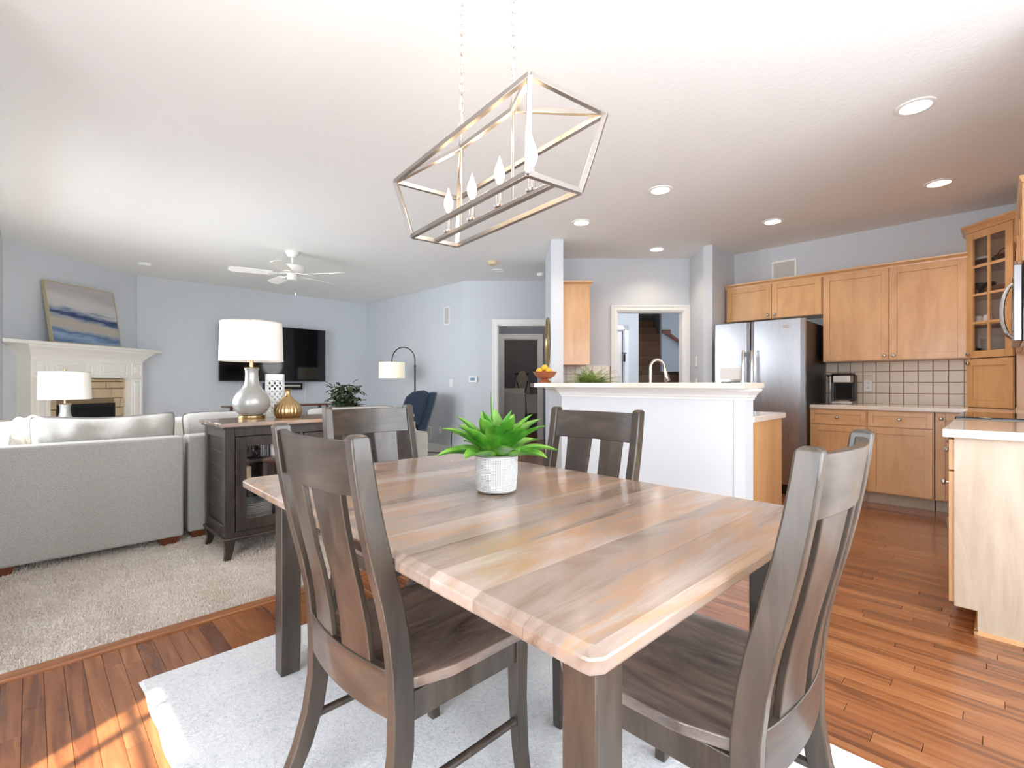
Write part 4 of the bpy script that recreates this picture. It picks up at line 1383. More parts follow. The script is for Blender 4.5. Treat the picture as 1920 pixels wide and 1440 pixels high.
# coffee maker
cm = thing('coffee_maker', 'black and silver single-cup coffee maker beside the fridge', 'coffee maker', (5.93, 1.300, 0.9145), R(-90))
MB().box(0.055, 0.235, 0.0, 0.24, 0, 0.028).build('base', MT['nickel'], cm, bevel=0.006)
MB().box(0.055, 0.235, 0.11, 0.24, 0.028, 0.30).build('column', MT['black'], cm, bevel=0.008)
MB().box(0.06, 0.23, -0.005, 0.11, 0.215, 0.300).build('head', MT['nickel'], cm, bevel=0.012)
MB().box(0.058, 0.232, -0.01, 0.18, 0.300, 0.318).build('lid', MT['black'], cm, bevel=0.006)
MB().box(0.0, 0.052, 0.04, 0.22, 0.0, 0.29).build('water_tank', MT['glass'], cm, bevel=0.008)
MB().box(-0.002, 0.054, 0.038, 0.222, 0.29, 0.303).build('tank_lid', MT['black'], cm, bevel=0.003)
MB().box(0.085, 0.205, 0.01, 0.1, 0.028, 0.036).build('drip_tray', MT['chrome'], cm, bevel=0.002)
MB().box(0.075, 0.215, 0.104, 0.112, 0.05, 0.21).build('screen', MT['blackgloss'], cm)

# ------------------------------------------------------------------ peninsula
RW = 0.395
cA = (3.10, 1.10)
# the half wall: front face on X=3.10, turning 45 degrees to meet the column
Yc = None
Fc = None
# corner where face X=3.10 meets plane R=RW : X = (F+R)/sqrt2
Fc = 3.10 / c45 - RW; Yc = (Fc - RW) * c45
Xb = 3.235
Fi = Xb / c45 - (RW + 0.125); Yi = (Fi - RW - 0.125) * c45
e0 = G(5.435, RW); e1 = G(5.435, RW + 0.125)
hw = MB().prism([(3.10, 1.10), (3.235, 1.10), (Xb, Yi), e1[:2], e0[:2], (3.10, Yc)], 0, 1.092).build('half_wall', MT['bluewhite'])
struct(hw, 'white half wall of the kitchen peninsula')
tr = MB()
crown_poly(tr, [e0[:2], (3.10, Yc), (3.10, 1.10), (3.235, 1.10)][::1], 1.020, ((0, 0), (0.008, 0.0), (0.010, 0.014), (0.018, 0.018), (0.022, 0.03), (0.040, 0.048), (0.052, 0.055), (0.055, 0.072)))
to = tr.build('trim_2', MT['white']); struct(to, 'moulding under the raised bar top')
MB().box(3.095, 3.10, 1.10, 1.165, 0, 1.02).build('corner_trim', MT['bluewhite'], hw)
# bar top
b1 = G(3.98, 0.165); b2 = G(5.43, 0.165)
bt = MB().prism([(2.955, 1.045), (3.305, 1.045), (3.305, 2.30), G(4.05, RW + 0.22)[:2], G(5.43, RW + 0.22)[:2], b2[:2], b1[:2], (2.955, (2.955 / c45 - 0.33) * c45)], 1.093, 1.129)
# simpler outline for the left end: square cut towards the hall
bt = MB().prism([(2.955, 1.055), (3.30, 1.055), (3.30, 2.42), G(5.425, RW + 0.19)[:2], G(5.425, 0.185)[:2], G(4.012, 0.168)[:2]], 1.0925, 1.1285)
tag(bt.build('bar_top', MT['counter'], bevel=0.003), 'cream raised bar top on the white half wall', 'counter')
# base cabinets and lower worktop behind
pc = thing('peninsula_cabinet', 'maple peninsula cabinet with plain end panel right of the white half wall', 'cabinet', (3.238, 1.125, 0))
MB().box(0, 0.60, 0, 1.45, 0.0, 0.873).build('carcass', MT['maple'], pc)
MB().box(0.0, 0.61, -0.012, -0.0005, 0.0, 0.873).build('end_panel', MT['maple'], pc)
lw = tag(MB().box(3.238, 3.885, 1.095, 2.62, 0.875, 0.914).build('worktop', MT['counter'], bevel=0.004), 'cream lower worktop behind the raised bar', 'counter')
# sink cut is hidden; tap
tp = thing('kitchen_tap', 'tall brushed pull-down kitchen tap showing above the bar top', 'tap', (3.40, 1.905, 0.9145), R(-42))
MB().lathe([(0.026, 0), (0.026, 0.008), (0.020, 0.012), (0.019, 0.07), (0.014, 0.075)], 24).build('base', MT['nickel'], tp, True)
pts = [(0, 0, 0.07), (0, 0, 0.30)] + [(0.055 - 0.055 * math.cos(math.pi * k / 12), 0, 0.33 + 0.062 * math.sin(math.pi * k / 12)) for k in range(12)] + [(0.112, 0, 0.318)]
MB().tube(pts, 0.0125, 14).build('spout', MT['nickel'], tp, True)
MB().tube([(0.111, 0, 0.325), (0.118, 0, 0.29), (0.130, 0, 0.232), (0.132, 0, 0.226)], [0.0125, 0.015, 0.0235, 0.021], 16).build('spray_head', MT['chrome'], tp, True)
MB().box(0.10, 0.112, -0.006, 0.006, 0.25, 0.30).build('button', MT['black'], tp, bevel=0.002)
MB().tube([(0, 0.018, 0.045), (0, 0.05, 0.055), (0, 0.095, 0.075)], [0.007, 0.006, 0.005], 10).build('lever', MT['nickel'], tp, True)

# fern on the lower worktop
fn = thing('potted_fern', 'feathery green fern behind the bar top', 'plant', (3.50, 2.545, 0.9145))
MB().lathe([(0.05, 0), (0.055, 0.004), (0.07, 0.15), (0.073, 0.155), (0.066, 0.155), (0.05, 0.14), (0.002, 0.14)], 28).build('pot', MT['china'], fn, True)
rr = random.Random(8)
fm = []
for k in range(90):
    az = rr.random() * 2 * math.pi; L_ = rr.uniform(0.17, 0.31); a = rr.uniform(R(42), R(85)); m = MB()
    p = Vector((0.03 * math.cos(az), 0.03 * math.sin(az), 0.145)); s_ = Vector((-math.sin(az), math.cos(az), 0))
    path = []
    for i in range(13):
        path.append(p.copy()); d = Vector((math.cos(az) * math.cos(a), math.sin(az) * math.cos(a), math.sin(a))); p += d * L_ / 12; a -= rr.uniform(0.07, 0.14)
    m.tube(path, 0.0012, 4)
    for i in range(1, 13):
        u = i / 12; ln = 0.040 * math.sin(math.pi * min(1, 0.25 + u * 0.78)) + 0.004
        dd = (path[i] - path[i - 1]).normalized()
        for sg in (-1, 1):
            for hf in (0, 0.5):
                q0 = path[i] - dd * L_ / 12 * hf
                tip = q0 + s_ * sg * ln + dd * ln * 0.5
                m.add([q0, q0 + dd * 0.004 + s_ * sg * ln * 0.4, tip, q0 - dd * 0.004 + s_ * sg * ln * 0.4], [(0, 1, 2, 3)])
    m.build('frond', MT['fern'], fn, fix=False)

# wooden fruit bowl with lemons on the bar top
bowlc = G(4.32, 0.278, 1.129)
fb = thing('fruit_bowl', 'footed wooden bowl on the left end of the bar top', 'bowl', bowlc)
MB().lathe([(0.055, 0.0), (0.056, 0.003), (0.050, 0.014), (0.030, 0.030), (0.028, 0.036), (0.055, 0.042), (0.085, 0.062), (0.108, 0.098), (0.112, 0.100), (0.108, 0.100), (0.080, 0.066), (0.05, 0.050), (0.002, 0.046)], 40).build('bowl_body', MT['bowl'], fb, True, angle=50)
for k, (dx, dy, dz, rz_, dark) in enumerate([(-0.050, 0.022, 0.090, 0.8, 0), (0.0, -0.046, 0.090, 0.3, 0), (0.055, 0.018, 0.090, 2.2, 0), (0.0, 0.058, 0.090, 0.1, 0), (0.002, 0.004, 0.122, 0.8, 0)]):
    lab = ['lemon at the left of the fruit bowl', 'lemon at the front of the fruit bowl', 'lemon at the right of the fruit bowl', 'lemon at the back of the fruit bowl', 'topmost lemon in the fruit bowl'][k]
    prof = [(0.002, -0.041), (0.006, -0.038), (0.012, -0.033), (0.024, -0.022), (0.030, -0.006), (0.030, 0.008), (0.024, 0.022), (0.012, 0.032), (0.006, 0.037), (0.002, 0.04)]
    m = MB(Matrix.Rotation(R(82), 4, 'Y')); m.lathe(prof, 20)
    o = tag(m.build('lemon', MT['lemon'], None, True), lab, 'lemon', 'lemons in the fruit bowl')
    o.location = (bowlc.x + dx, bowlc.y + dy, bowlc.z + dz + 0.012); o.rotation_euler = (0, 0, rz_)

# end wall cabinet next to the column and its backsplash
ec = thing('wall_cabinet', 'maple wall cabinet beside the white column, plain side to the camera', 'cabinet', G(5.62, 0.560, 1.345), R(-45), 'wall cabinets')
MB().box(0, 0.302, 0, 0.645, 0, 0.925).build('carcass', MT['maple'], ec)
MB().box(0.302, 0.322, 0.003, 0.32, 0, 0.92).build('door', MT['maple'], ec, bevel=0.001)
MB().box(0.302, 0.322, 0.324, 0.64, 0, 0.92).build('door', MT['maple'], ec, bevel=0.001)
crown_poly(MB(), [(0, 0), (0.322, 0), (0.322, 0.645)], 0.925 - 0.01, ((0, 0), (0.004, 0.0), (0.008, 0.014), (0.02, 0.026), (0.03, 0.034), (0.032, 0.05))).build('crown', MT['maplex'], ec)
kw = bpy.data.objects['wall_kitchen_door']
g2 = MB(GM).box(0.558, 1.25, 6.262, 6.269, 0.914, 1.35).build('grout', MT['grout'], kw)
for j in range(4):
    for i in range(6):
        r0 = 0.565 + i * TP
        MB(GM).cbox(r0 + 0.003, r0 + TP - 0.003, 6.255, 6.262, 0.9145 + j * TP, 0.9145 + (j + 1) * TP - 0.006, 0.0015).build('tile', MT['tile'], kw)

# round mirror on the column's hall side, seen edge on
mr_ = thing('round_mirror', 'round framed mirror on the hall side of the white column, edge on', 'mirror', G(5.82, 0.4175, 1.62), R(-45))
m = MB(Matrix.Rotation(R(-90), 4, 'Y'))
m.tube([(0.285 * math.cos(2 * math.pi * q / 40), 0.285 * math.sin(2 * math.pi * q / 40), 0.014) for q in range(40)], 0.012, 8, True)
m.build('frame', MT['brass'], mr_, True)
MB(Matrix.Rotation(R(-90), 4, 'Y')).lathe([(0.28, 0.002), (0.28, 0.010), (0.002, 0.010)], 40).build('glass', MT['chrome'], mr_, False)

# switches by the staircase door
for k, (zz, lab) in enumerate([(1.40, 'upper white light switch on the wall between the doorway and fridge'), (1.13, 'lower white light switch on the wall between the doorway and fridge')]):
    s_ = thing('light_switch', lab, 'switch', G(5.98, 2.2485, zz), R(-49.2))
    MB().box(-0.006, 0.0, -0.04, 0.04, -0.06, 0.06).build('plate', MT['plastic'], s_, bevel=0.001)
    MB().box(-0.009, -0.006, -0.017, 0.017, -0.033, 0.033).build('rocker', MT['plastic'], s_, bevel=0.001)


# ------------------------------------------------------------------ soft goods
def pillow(wd, ht, th, seed=0, pinch=0.10, wr=0.012, nx=28, ny=22, sag=0.0):
    """stuffed cushion standing in the local xz plane, thickness along y; bottom edge at z=0"""
    rr_ = random.Random(seed)
    off = Vector((rr_.random() * 50, rr_.random() * 50, 0))
    m = MB()
    def side(sg):
        def fn(u, v_):
            a, b_ = 2 * u - 1, 2 * v_ - 1
            px = 1 - pinch * 0.45 * (1 - abs(b_) ** 2.0) * abs(a) ** 3 - 0.05 * abs(a * b_) ** 6
            pz = 1 - pinch * 0.35 * (1 - abs(a) ** 2.0) * abs(b_) ** 3 - 0.08 * abs(a * b_) ** 6
            x_ = a * wd / 2 * px; z = ht / 2 + b_ * ht / 2 * pz
            t_ = max(0, (1 - abs(a) ** 4.5)) ** 0.55 * max(0, (1 - abs(b_) ** 4.5)) ** 0.55
            w_ = noise.noise(Vector((x_ * 7, z * 7, sg * 3)) + off) * wr * 1.4 + noise.noise(Vector((x_ * 18 + z * 9, z * 8, sg * 5)) + off) * wr * 0.6
            y = sg * (th / 2 * t_ + w_ * t_)
            z -= sag * (1 - a * a) * v_
            return (x_, y, z)
        return fn
    m.grid(side(-1), nx, ny)
    n0 = len(m.v)
    m.grid(side(1), nx, ny)
    # seam loop
    def idx(i, j): return j * (nx + 1) + i
    loop = [idx(i, 0) for i in range(nx)] + [idx(nx, j) for j in range(ny)] + [idx(nx - i, ny) for i in range(nx)] + [idx(0, ny - j) for j in range(ny)]
    for k in range(len(loop)):
        a, b_ = loop[k], loop[(k + 1) % len(loop)]
        m.f.append((a, n0 + a, n0 + b_, b_))
    seam = [Vector(m.v[i]) for i in loop]
    return m, seam


def put_pillow(name, label, parent, mat, wd, ht, th, loc, rz, tilt=0, seed=0, pipe=None, cat='cushion', group=None, roll=0, sag=0.0, wr=0.012):
    m, seam = pillow(wd, ht, th, seed, sag=sag, wr=wr)
    o = m.build(name, mat, parent, True, angle=180)
    o.location = loc
    o.rotation_euler = (tilt, roll, rz)
    if parent is None: tag(o, label, cat, group)
    elif label: o['label'] = label
    if pipe: MB().tube(seam, 0.0055, 6, True).build('piping', pipe, o, True)
    return o


def rbox(name, mat, parent, x0, x1, y0, y1, z0, z1, r=0.03, puff=0.0):
    o = MB().box(x0, x1, y0, y1, z0, z1).build(name, mat, parent, bevel=r, seg=4)
    return o


# ------------------------------------------------------------------ sectional sofa, backs to the dining room
sf = thing('sectional_sofa', 'light grey woven sectional sofa seen from behind', 'sofa', (0, 0, 0.0))
SB = 0.058
rbox('back_frame', MT['sofa'], sf, -0.19, 0.765, 4.03, 4.20, SB, 0.752, 0.018)
rbox('back_frame', MT['sofa'], sf, 0.80, 2.72, 4.09, 4.26, SB, 0.752, 0.018)
rbox('base', MT['sofa'], sf, -0.19, 0.78, 4.20, 5.0, SB, 0.30, 0.02)
rbox('base', MT['sofa'], sf, 0.80, 2.72, 4.26, 5.0, SB, 0.30, 0.02)
rbox('arm', MT['sofa'], sf, 2.725, 2.87, 4.09, 5.02, SB, 0.64, 0.025)
rbox('seat_cushion', MT['cushion'], sf, -0.18, 0.77, 4.22, 5.04, 0.305, 0.46, 0.04)
rbox('seat_cushion', MT['cushion'], sf, 0.82, 1.76, 4.28, 5.04, 0.305, 0.46, 0.04)
rbox('seat_cushion', MT['cushion'], sf, 1.77, 2.71, 4.28, 5.04, 0.305, 0.46, 0.04)
for lx, ly in ((-0.125, 4.10), (0.685, 4.10), (0.88, 4.16), (2.65, 4.13), (-0.14, 4.93), (2.65, 4.93), (0.70, 4.93)):
    MB().loft([[(lx - h, ly - h, z), (lx + h, ly - h, z), (lx + h, ly + h, z), (lx - h, ly + h, z)] for z, h in ((0.009, 0.048), (SB + 0.002, 0.060))]).build('foot', MT['footwood'], sf)
put_pillow('back_cushion', None, sf, MT['cushion'], 0.80, 0.46, 0.29, (0.385, 4.36, 0.465), 0, R(-7), 1, MT['piping'], wr=0.045, sag=0.03)
put_pillow('back_cushion', None, sf, MT['cushion'], 0.92, 0.44, 0.26, (1.285, 4.42, 0.465), 0, R(-7), 2, MT['piping'], wr=0.02)
put_pillow('back_cushion', None, sf, MT['cushion'], 0.92, 0.44, 0.26, (2.24, 4.42, 0.465), 0, R(-7), 3, MT['piping'], wr=0.02)
put_pillow('scatter_cushion', 'grey piped cushion at the left end of the sofa back', None, MT['cushion'], 0.50, 0.40, 0.17, (-0.06, 4.90, 0.475), R(66), R(-8), 5, MT['piping'], group='sofa cushions', wr=0.014)
put_pillow('scatter_cushion', 'pale grey cushion with white seam in the left sofa corner', None, MT['cream'], 0.38, 0.35, 0.13, (-0.095, 4.43, 0.465), R(84), R(4), 6, MT['cream'], group='sofa cushions')
put_pillow('scatter_cushion', 'cream ribbed cushion at the far right end of the sofa', None, MT['cream'], 0.42, 0.40, 0.16, (2.985, 4.62, 0.27), R(84), R(-8), 7, MT['cream'], group='sofa cushions')

# armchair with patterned cushions beyond the sofa
ac = thing('armchair', 'cream slipcovered armchair behind the sofa, facing the television', 'armchair', (0.55, 5.75, 0.009), R(12))
rbox('seat', MT['cream'], ac, -0.50, 0.50, -0.40, 0.42, 0.10, 0.44, 0.05)
rbox('backrest', MT['cream'], ac, -0.50, 0.50, -0.52, -0.34, 0.10, 0.80, 0.05)
rbox('arm', MT['cream'], ac, -0.66, -0.51, -0.50, 0.42, 0.06, 0.60, 0.04)
rbox('arm', MT['cream'], ac, 0.51, 0.66, -0.50, 0.42, 0.06, 0.60, 0.04)
for sx in (-.6, .6):
    for sy in (-.44, .36): MB().box(sx - .025, sx + .025, sy - .025, sy + .025, 0, 0.062).build('foot', MT['footwood'], ac)


def stitched(label, loc, rz, seed, wd=0.46, ht=0.36, tilt=-10):
    o = put_pillow('scatter_cushion', label, None, MT['cream'], wd, ht, 0.14, loc, rz, R(tilt), seed, None, group='patterned cushions beyond the sofa')
    m, seam = pillow(wd, ht, 0.14, seed)
    n = len(seam)
    # irregular dark blanket stitching along the seam
    mb = MB()
    for k in range(0, n, 3):
        a = seam[k]; b_ = seam[(k + 2) % n]
        mb.tube([a, (a + b_) / 2 + Vector((0, 0, 0.006)), b_], 0.007, 6)
    mb.build('stitching', MT['navy'], o, True)
    return o


stitched('white cushion with dark stitched edge behind the lamp base', (0.30, 5.62, 0.463), R(10), 11, tilt=-14)
stitched('white cushion with dark stitched edge, right of the armchair cushions', (0.76, 5.68, 0.463), R(14), 12, 0.44, 0.35, tilt=-14)
# throw blanket over the sofa corner
def throw(u, v_):
    X = -0.16 + 0.30 * u; Y = 4.58 + 0.34 * v_ + 0.05 * u
    z = 0.80 + 0.075 * math.sin(math.pi * min(1, u * 1.05)) ** 0.8 - 0.02 * (2 * v_ - 1) ** 2 + 0.05 * noise.noise(Vector((X * 17, Y * 17, 1)))
    if v_ > 0.9 or u > 0.93 or u < 0.05 or v_ < 0.08: z -= 0.09
    return (X, Y, z)


m = MB(); m.grid(throw, 30, 20)
th_ = m.build('throw_blanket', MT['cream'], None, True, fix=False)
sd_ = th_.modifiers.new('thick', 'SOLIDIFY'); sd_.thickness = 0.02
tag(th_, 'white knitted throw bunched over the left end of the sofa', 'blanket')
th_.location.z = 0.0


# ------------------------------------------------------------------ lamps
def table_lamp(name, label, loc, sc_=1.0, lit=0):
    t = thing(name, label, 'lamp', loc, 0, 'matching silver table lamps')
    k = sc_
    MB().lathe([(0.088 * k, 0), (0.09 * k, 0.003), (0.09 * k, 0.020), (0.087 * k, 0.023), (0.002, 0.023)], 40).build('base', MT['brass'], t, True)
    prof = [(0.062, 0.024), (0.080, 0.032), (0.108, 0.060), (0.124, 0.095), (0.127, 0.125), (0.118, 0.160), (0.096, 0.195), (0.068, 0.225), (0.052, 0.250), (0.045, 0.285), (0.043, 0.330), (0.045, 0.358), (0.050, 0.366), (0.050, 0.371), (0.03, 0.374), (0.002, 0.375)]
    MB().lathe([(r * k, z * k if z > .024 else z) for r, z in prof], 56).build('body', MT['ceramic'], t, True)
    MB().lathe([(0.047 * k, 0.3735 * k), (0.052 * k, 0.376 * k), (0.047 * k, 0.380 * k), (0.012, 0.381 * k), (0.012, 0.46 * k), (0.004, 0.462 * k)], 28).build('neck', MT['brass'], t, True)
    z0, z1 = 0.425 * k, 0.713 * k
    sh = MB().lathe([(0.214 * k, z0), (0.206 * k, z1), (0.203 * k, z1), (0.211 * k, z0), (0.214 * k, z0)], 64, cap=False).build('lamp_shade', MT['shade'], t, True)
    MB().tube([(0.205 * k * math.cos(a), 0.205 * k * math.sin(a), z1 - 0.004) for a in [2 * math.pi * q / 40 for q in range(40)]], 0.0022, 6, True).build('shade_ring', MT['brass'], sh, True)
    m = MB()
    for a in (0, 2.09, 4.19): m.tube([(0, 0, z1 - 0.012), (0.205 * k * math.cos(a), 0.205 * k * math.sin(a), z1 - 0.004)], 0.002, 6)
    m.build('spider', MT['brass'], sh, True)
    MB().lathe([(0.004, z1 - 0.01), (0.004, z1 + 0.006), (0.009, z1 + 0.010), (0.010, z1 + 0.018), (0.006, z1 + 0.026), (0.001, z1 + 0.027)], 16).build('finial', MT['brass'], t, True)
    return t


BT = 0.8755
table_lamp('table_lamp', 'silver gourd table lamp with white drum shade on the buffet', (1.118, 3.752, BT), 0.955)
table_lamp('table_lamp', 'silver table lamp with white drum shade in front of the fireplace', (0.262, 6.93, 0.535))
et = thing('side_table', 'round side table under the lamp near the fireplace', 'table', (0.262, 6.93, 0.009))
MB().lathe([(0.24, 0.50), (0.25, 0.505), (0.25, 0.522), (0.24, 0.5255), (0.002, 0.5255)], 40).build('table_top', MT['cherry'], et, True)
for a in (0.5, 2.6, 4.7): MB().bar((0.20 * math.cos(a), 0.20 * math.sin(a), 0), (0.14 * math.cos(a), 0.14 * math.sin(a), 0.50), 0.03, 0.03).build('leg', MT['cherry'], et)

# arc floor lamp
al = thing('arc_floor_lamp', 'dark arc floor lamp with a white drum shade behind the blue recliner', 'lamp', (4.50, 6.80, 0.009))
dx, dy = -c45, c45   # arm direction, to the left seen from the table
MB().lathe([(0.14, 0), (0.145, 0.004), (0.145, 0.020), (0.13, 0.026), (0.012, 0.030)], 36).build('base', MT['bronze'], al, True)
MB().tube([(0, 0, 0.02), (0, 0, 0.75), (0, 0, 1.40)], [0.013, 0.013, 0.012], 12).build('pole', MT['bronze'], al, True)
MB().lathe([(0.014, 1.385), (0.018, 1.39), (0.018, 1.42), (0.012, 1.425)], 16).build('collar', MT['bronze'], al, True)
rad = 0.19; pts = [(0, 0, 1.40), (0, 0, 1.47)]
for q in range(1, 21):
    a = math.pi * q / 20
    off_ = (1 - math.cos(a)) * rad
    pts.append((dx * off_, dy * off_, 1.50 + 0.215 * math.sin(a)))
pts.append((dx * 0.38, dy * 0.38, 1.44))
MB().tube(pts, 0.0085, 10).build('arm', MT['bronze'], al, True)
z0, z1 = 1.208, 1.466
sh = MB().lathe([(0.212, z0), (0.206, z1), (0.203, z1), (0.209, z0), (0.212, z0)], 56, (dx * 0.38, dy * 0.38, 0), cap=False).build('lamp_shade', MT['shadelit'], al, True)
m = MB()
for a in (0.3, 2.39, 4.49): m.tube([(dx * .38, dy * .38, z1 - 0.012), (dx * .38 + 0.203 * math.cos(a), dy * .38 + 0.203 * math.sin(a), z1 - 0.003)], 0.002, 6)
m.lathe([(0.018, z1 - 0.06), (0.018, z1), (0.008, z1 + 0.01)], 16, (dx * .38, dy * .38, 0))
m.build('spider', MT['bronze'], sh, True)
MB().sphere((dx * .38, dy * .38, z0 + 0.13), 0.03).build('bulb', MT['shadelit'], al, True)

# blue wing recliner
wc = thing('recliner', 'blue upholstered wing recliner under the arc lamp', 'armchair', (4.10, 6.56, 0.009), R(-38))
# local: faces -x
rbox('seat', MT['navy'], wc, -0.36, 0.22, -0.29, 0.29, 0.22, 0.46, 0.05)
rbox('arm', MT['navy'], wc, -0.36, 0.24, -0.40, -0.30, 0.12, 0.62, 0.04)
rbox('arm', MT['navy'], wc, -0.36, 0.24, 0.30, 0.40, 0.12, 0.62, 0.04)
rings = [[(x0, -0.31, z), (x1, -0.31, z), (x1, 0.31, z), (x0, 0.31, z)] for z, x0, x1 in ((0.18, 0.20, 0.32), (0.50, 0.27, 0.41), (0.80, 0.36, 0.50), (0.985, 0.43, 0.54))]
MB().loft(rings).build('backrest', MT['navy'], wc, bevel=0.03, seg=4)
for sy in (-1, 1):
    m = MB(Matrix.Translation((0, sy * 0.355, 0)) @ Matrix.Rotation(R(90), 4, 'X'))
    m.prism([(0.02, 0.50), (0.03, 0.74), (0.10, 0.92), (0.20, 1.0), (0.32, 1.01), (0.42, 0.96), (0.38, 0.80), (0.28, 0.50)], -0.04, 0.04)
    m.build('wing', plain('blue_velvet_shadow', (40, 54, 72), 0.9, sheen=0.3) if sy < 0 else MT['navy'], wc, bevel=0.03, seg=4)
MB().box(-0.30, 0.20, -0.34, 0.34, 0.10, 0.22).build('frame', MT['navy'], wc, bevel=0.01)
for sx in (-.26, .16):
    for sy in (-.3, .3): MB().box(sx - .02, sx + .02, sy - .02, sy + .02, 0, 0.10).build('foot', MT['footwood'], wc)

# ------------------------------------------------------------------ buffet
bf = thing('buffet', 'dark grey-brown buffet with glass door, plank end and pale wooden top', 'cabinet', (0.862, 3.405, 0.009))
BW, BD, BH = 1.34, 0.49, 0.828
MB().box(-0.030, BW + 0.03, -0.030, BD + 0.035, BH + 0.012, 0.8665).build('top', MT['table'], bf, bevel=0.006)
MB().box(-0.018, BW + 0.018, -0.018, BD + 0.02, BH, BH + 0.0115).build('top_moulding', MT['buffet'], bf, bevel=0.003)
z0b = 0.135
m = MB()
for x_ in (0, BW - 0.055):
    for y_ in (0, BD - 0.055): m.box(x_, x_ + 0.055, y_, y_ + 0.055, z0b, BH)
for x_ in (0, BW - 0.05):     # end rails
    m.box(x_ + 0.004, x_ + 0.046, 0.055, BD - 0.055, BH - 0.06, BH); m.box(x_ + 0.004, x_ + 0.046, 0.055, BD - 0.055, z0b, z0b + 0.075)
m.box(0.055, BW - 0.055, 0.0, 0.04, BH - 0.05, BH); m.box(0.055, BW - 0.055, 0.0, 0.04, z0b, z0b + 0.04)
m.box(0.055, BW - 0.055, BD - 0.012, BD - 0.004, z0b, BH)
m.box(0.05, BW - 0.05, 0.03, BD - 0.012, z0b + 0.03, z0b + 0.05)
for xd in (0.468, 0.872): m.box(xd - 0.012, xd + 0.012, 0.002, BD - 0.012, z0b, BH)
m.build('carcass', MT['buffet'], bf, bevel=0.0015, seg=1)
MB().box(-0.010, BW + 0.010, -0.010, BD + 0.01, z0b - 0.014, z0b + 0.006).build('base_moulding', MT['buffet'], bf, bevel=0.004)
pz = [z0b + 0.075 + (BH - 0.06 - z0b - 0.075) * k / 6 for k in range(7)]
for k in range(6):
    for x_ in (0.016, BW - 0.030): MB().cbox(x_, x_ + 0.014, 0.055, BD - 0.055, pz[k] + 0.001, pz[k + 1] - 0.001, 0.002).build('plank', MT['buffet'], bf)
for sx, x_ in ((-1, 0.0), (1, BW)):
    for sy, y_ in ((-1, 0.0), (1, BD)):
        rings = []
        for z, out, s_ in ((0.0, 0.004, 0.034), (0.05, -0.006, 0.042), (0.121, 0.004, 0.062)):
            xa, xb = (x_ - out, x_ - out + s_) if sx < 0 else (x_ + out - s_, x_ + out)
            ya_, yb_ = (y_ - out, y_ - out + s_) if sy < 0 else (y_ + out - s_, y_ + out)
            rings.append([(xa, ya_, z), (xb, ya_, z), (xb, yb_, z), (xa, yb_, z)])
        MB().loft(rings).build('leg', MT['buffet'], bf, bevel=0.002)
# glass door, left bay
def gdoor(x0, x1, hx):
    m = MB(); s_ = 0.062; za, zb2 = z0b + 0.043, BH - 0.053
    m.box(x0, x0 + s_, -0.012, 0.006, za, zb2); m.box(x1 - s_, x1, -0.012, 0.006, za, zb2)
    m.box(x0 + s_, x1 - s_, -0.012, 0.006, za, za + 0.072); m.box(x0 + s_, x1 - s_, -0.012, 0.006, zb2 - 0.062, zb2)
    d = m.build('glass_door', MT['buffet'], bf, bevel=0.002)
    MB().box(x0 + s_, x1 - s_, -0.004, -0.001, za + 0.072, zb2 - 0.062).build('pane', MT['pane'], d)
    MB().tube([(hx, -0.012, 0.49), (hx, -0.036, 0.49), (hx, -0.040, 0.500), (hx, -0.040, 0.58), (hx, -0.036, 0.59), (hx, -0.012, 0.59)], 0.0055, 10).build('handle', MT['nickel'], d, True)
gdoor(0.058, 0.452, 0.425)
gdoor(0.888, 1.282, 0.915)
for x0, x1, zz in ((0.05, 0.456, 0.415), (0.05, 0.456, 0.600), (0.484, 0.86, 0.30), (0.484, 0.86, 0.44), (0.484, 0.86, 0.58), (0.884, BW - 0.05, 0.415), (0.884, BW - 0.05, 0.600)):
    MB().box(x0, x1, 0.03, BD - 0.014, zz, zz + 0.018).build('shelf', MT['buffet'], bf)
dd = MB().box(0.484, 0.858, -0.010, 0.008, 0.665, BH - 0.054).build('drawer', MT['buffet'], bf, bevel=0.003)
knob(0.67, 0.72, dd, -0.010)
# plates, mugs and jars behind the glass
BX, BY, BZ = 0.862, 3.405, 0.009
for k in range(11):
    o = bpy.data.objects.new('plate', plate0); o.location = (BX + 0.205, BY + 0.185, BZ + z0b + 0.0505 + k * 0.0115); o.rotation_euler = (0, 0, k * .3); COL.objects.link(o)
    tag(o, 'topmost white dinner plate of the stack in the buffet' if k == 10 else 'lowest white dinner plate of the stack in the buffet' if k == 0 else 'white dinner plate inside the stack at the bottom of the buffet, behind glass', 'plate', 'dinner plates in the buffet')
def glass_jug(name, label, x_, y_, z_, h=0.12, r=0.035, mat=None, handle=True, cat='mug', group='glass mugs in the buffet'):
    t = thing(name, label, cat, (x_, y_, z_), 0, group)
    MB().lathe([(r * 0.85, 0), (r, 0.004), (r * 1.0, h), (r * 0.93, h), (r * 0.9, 0.008), (0.002, 0.008)], 24).build('body', mat or MT['glass'], t, True)
    if handle: MB().tube([(-r * 0.98 - 0.022 * math.sin(math.pi * q / 8) if 0 < q < 8 else -r * 0.97, 0, h * 0.2 + h * 0.6 * q / 8) for q in range(9)], 0.004, 8).build('handle', mat or MT['glass'], t, True)
    return t
glass_jug('glass_mug', 'clear glass mug behind the buffet door, nearest the left frame', BX + 0.16, BY + 0.12, BZ + 0.6185, 0.11)
glass_jug('glass_mug', 'clear glass mug behind the buffet door, beside the white canister', BX + 0.25, BY + 0.10, BZ + 0.6185, 0.125)
glass_jug('glass_mug', 'clear glass mug at the back of the upper buffet shelf', BX + 0.15, BY + 0.26, BZ + 0.6185, 0.11)
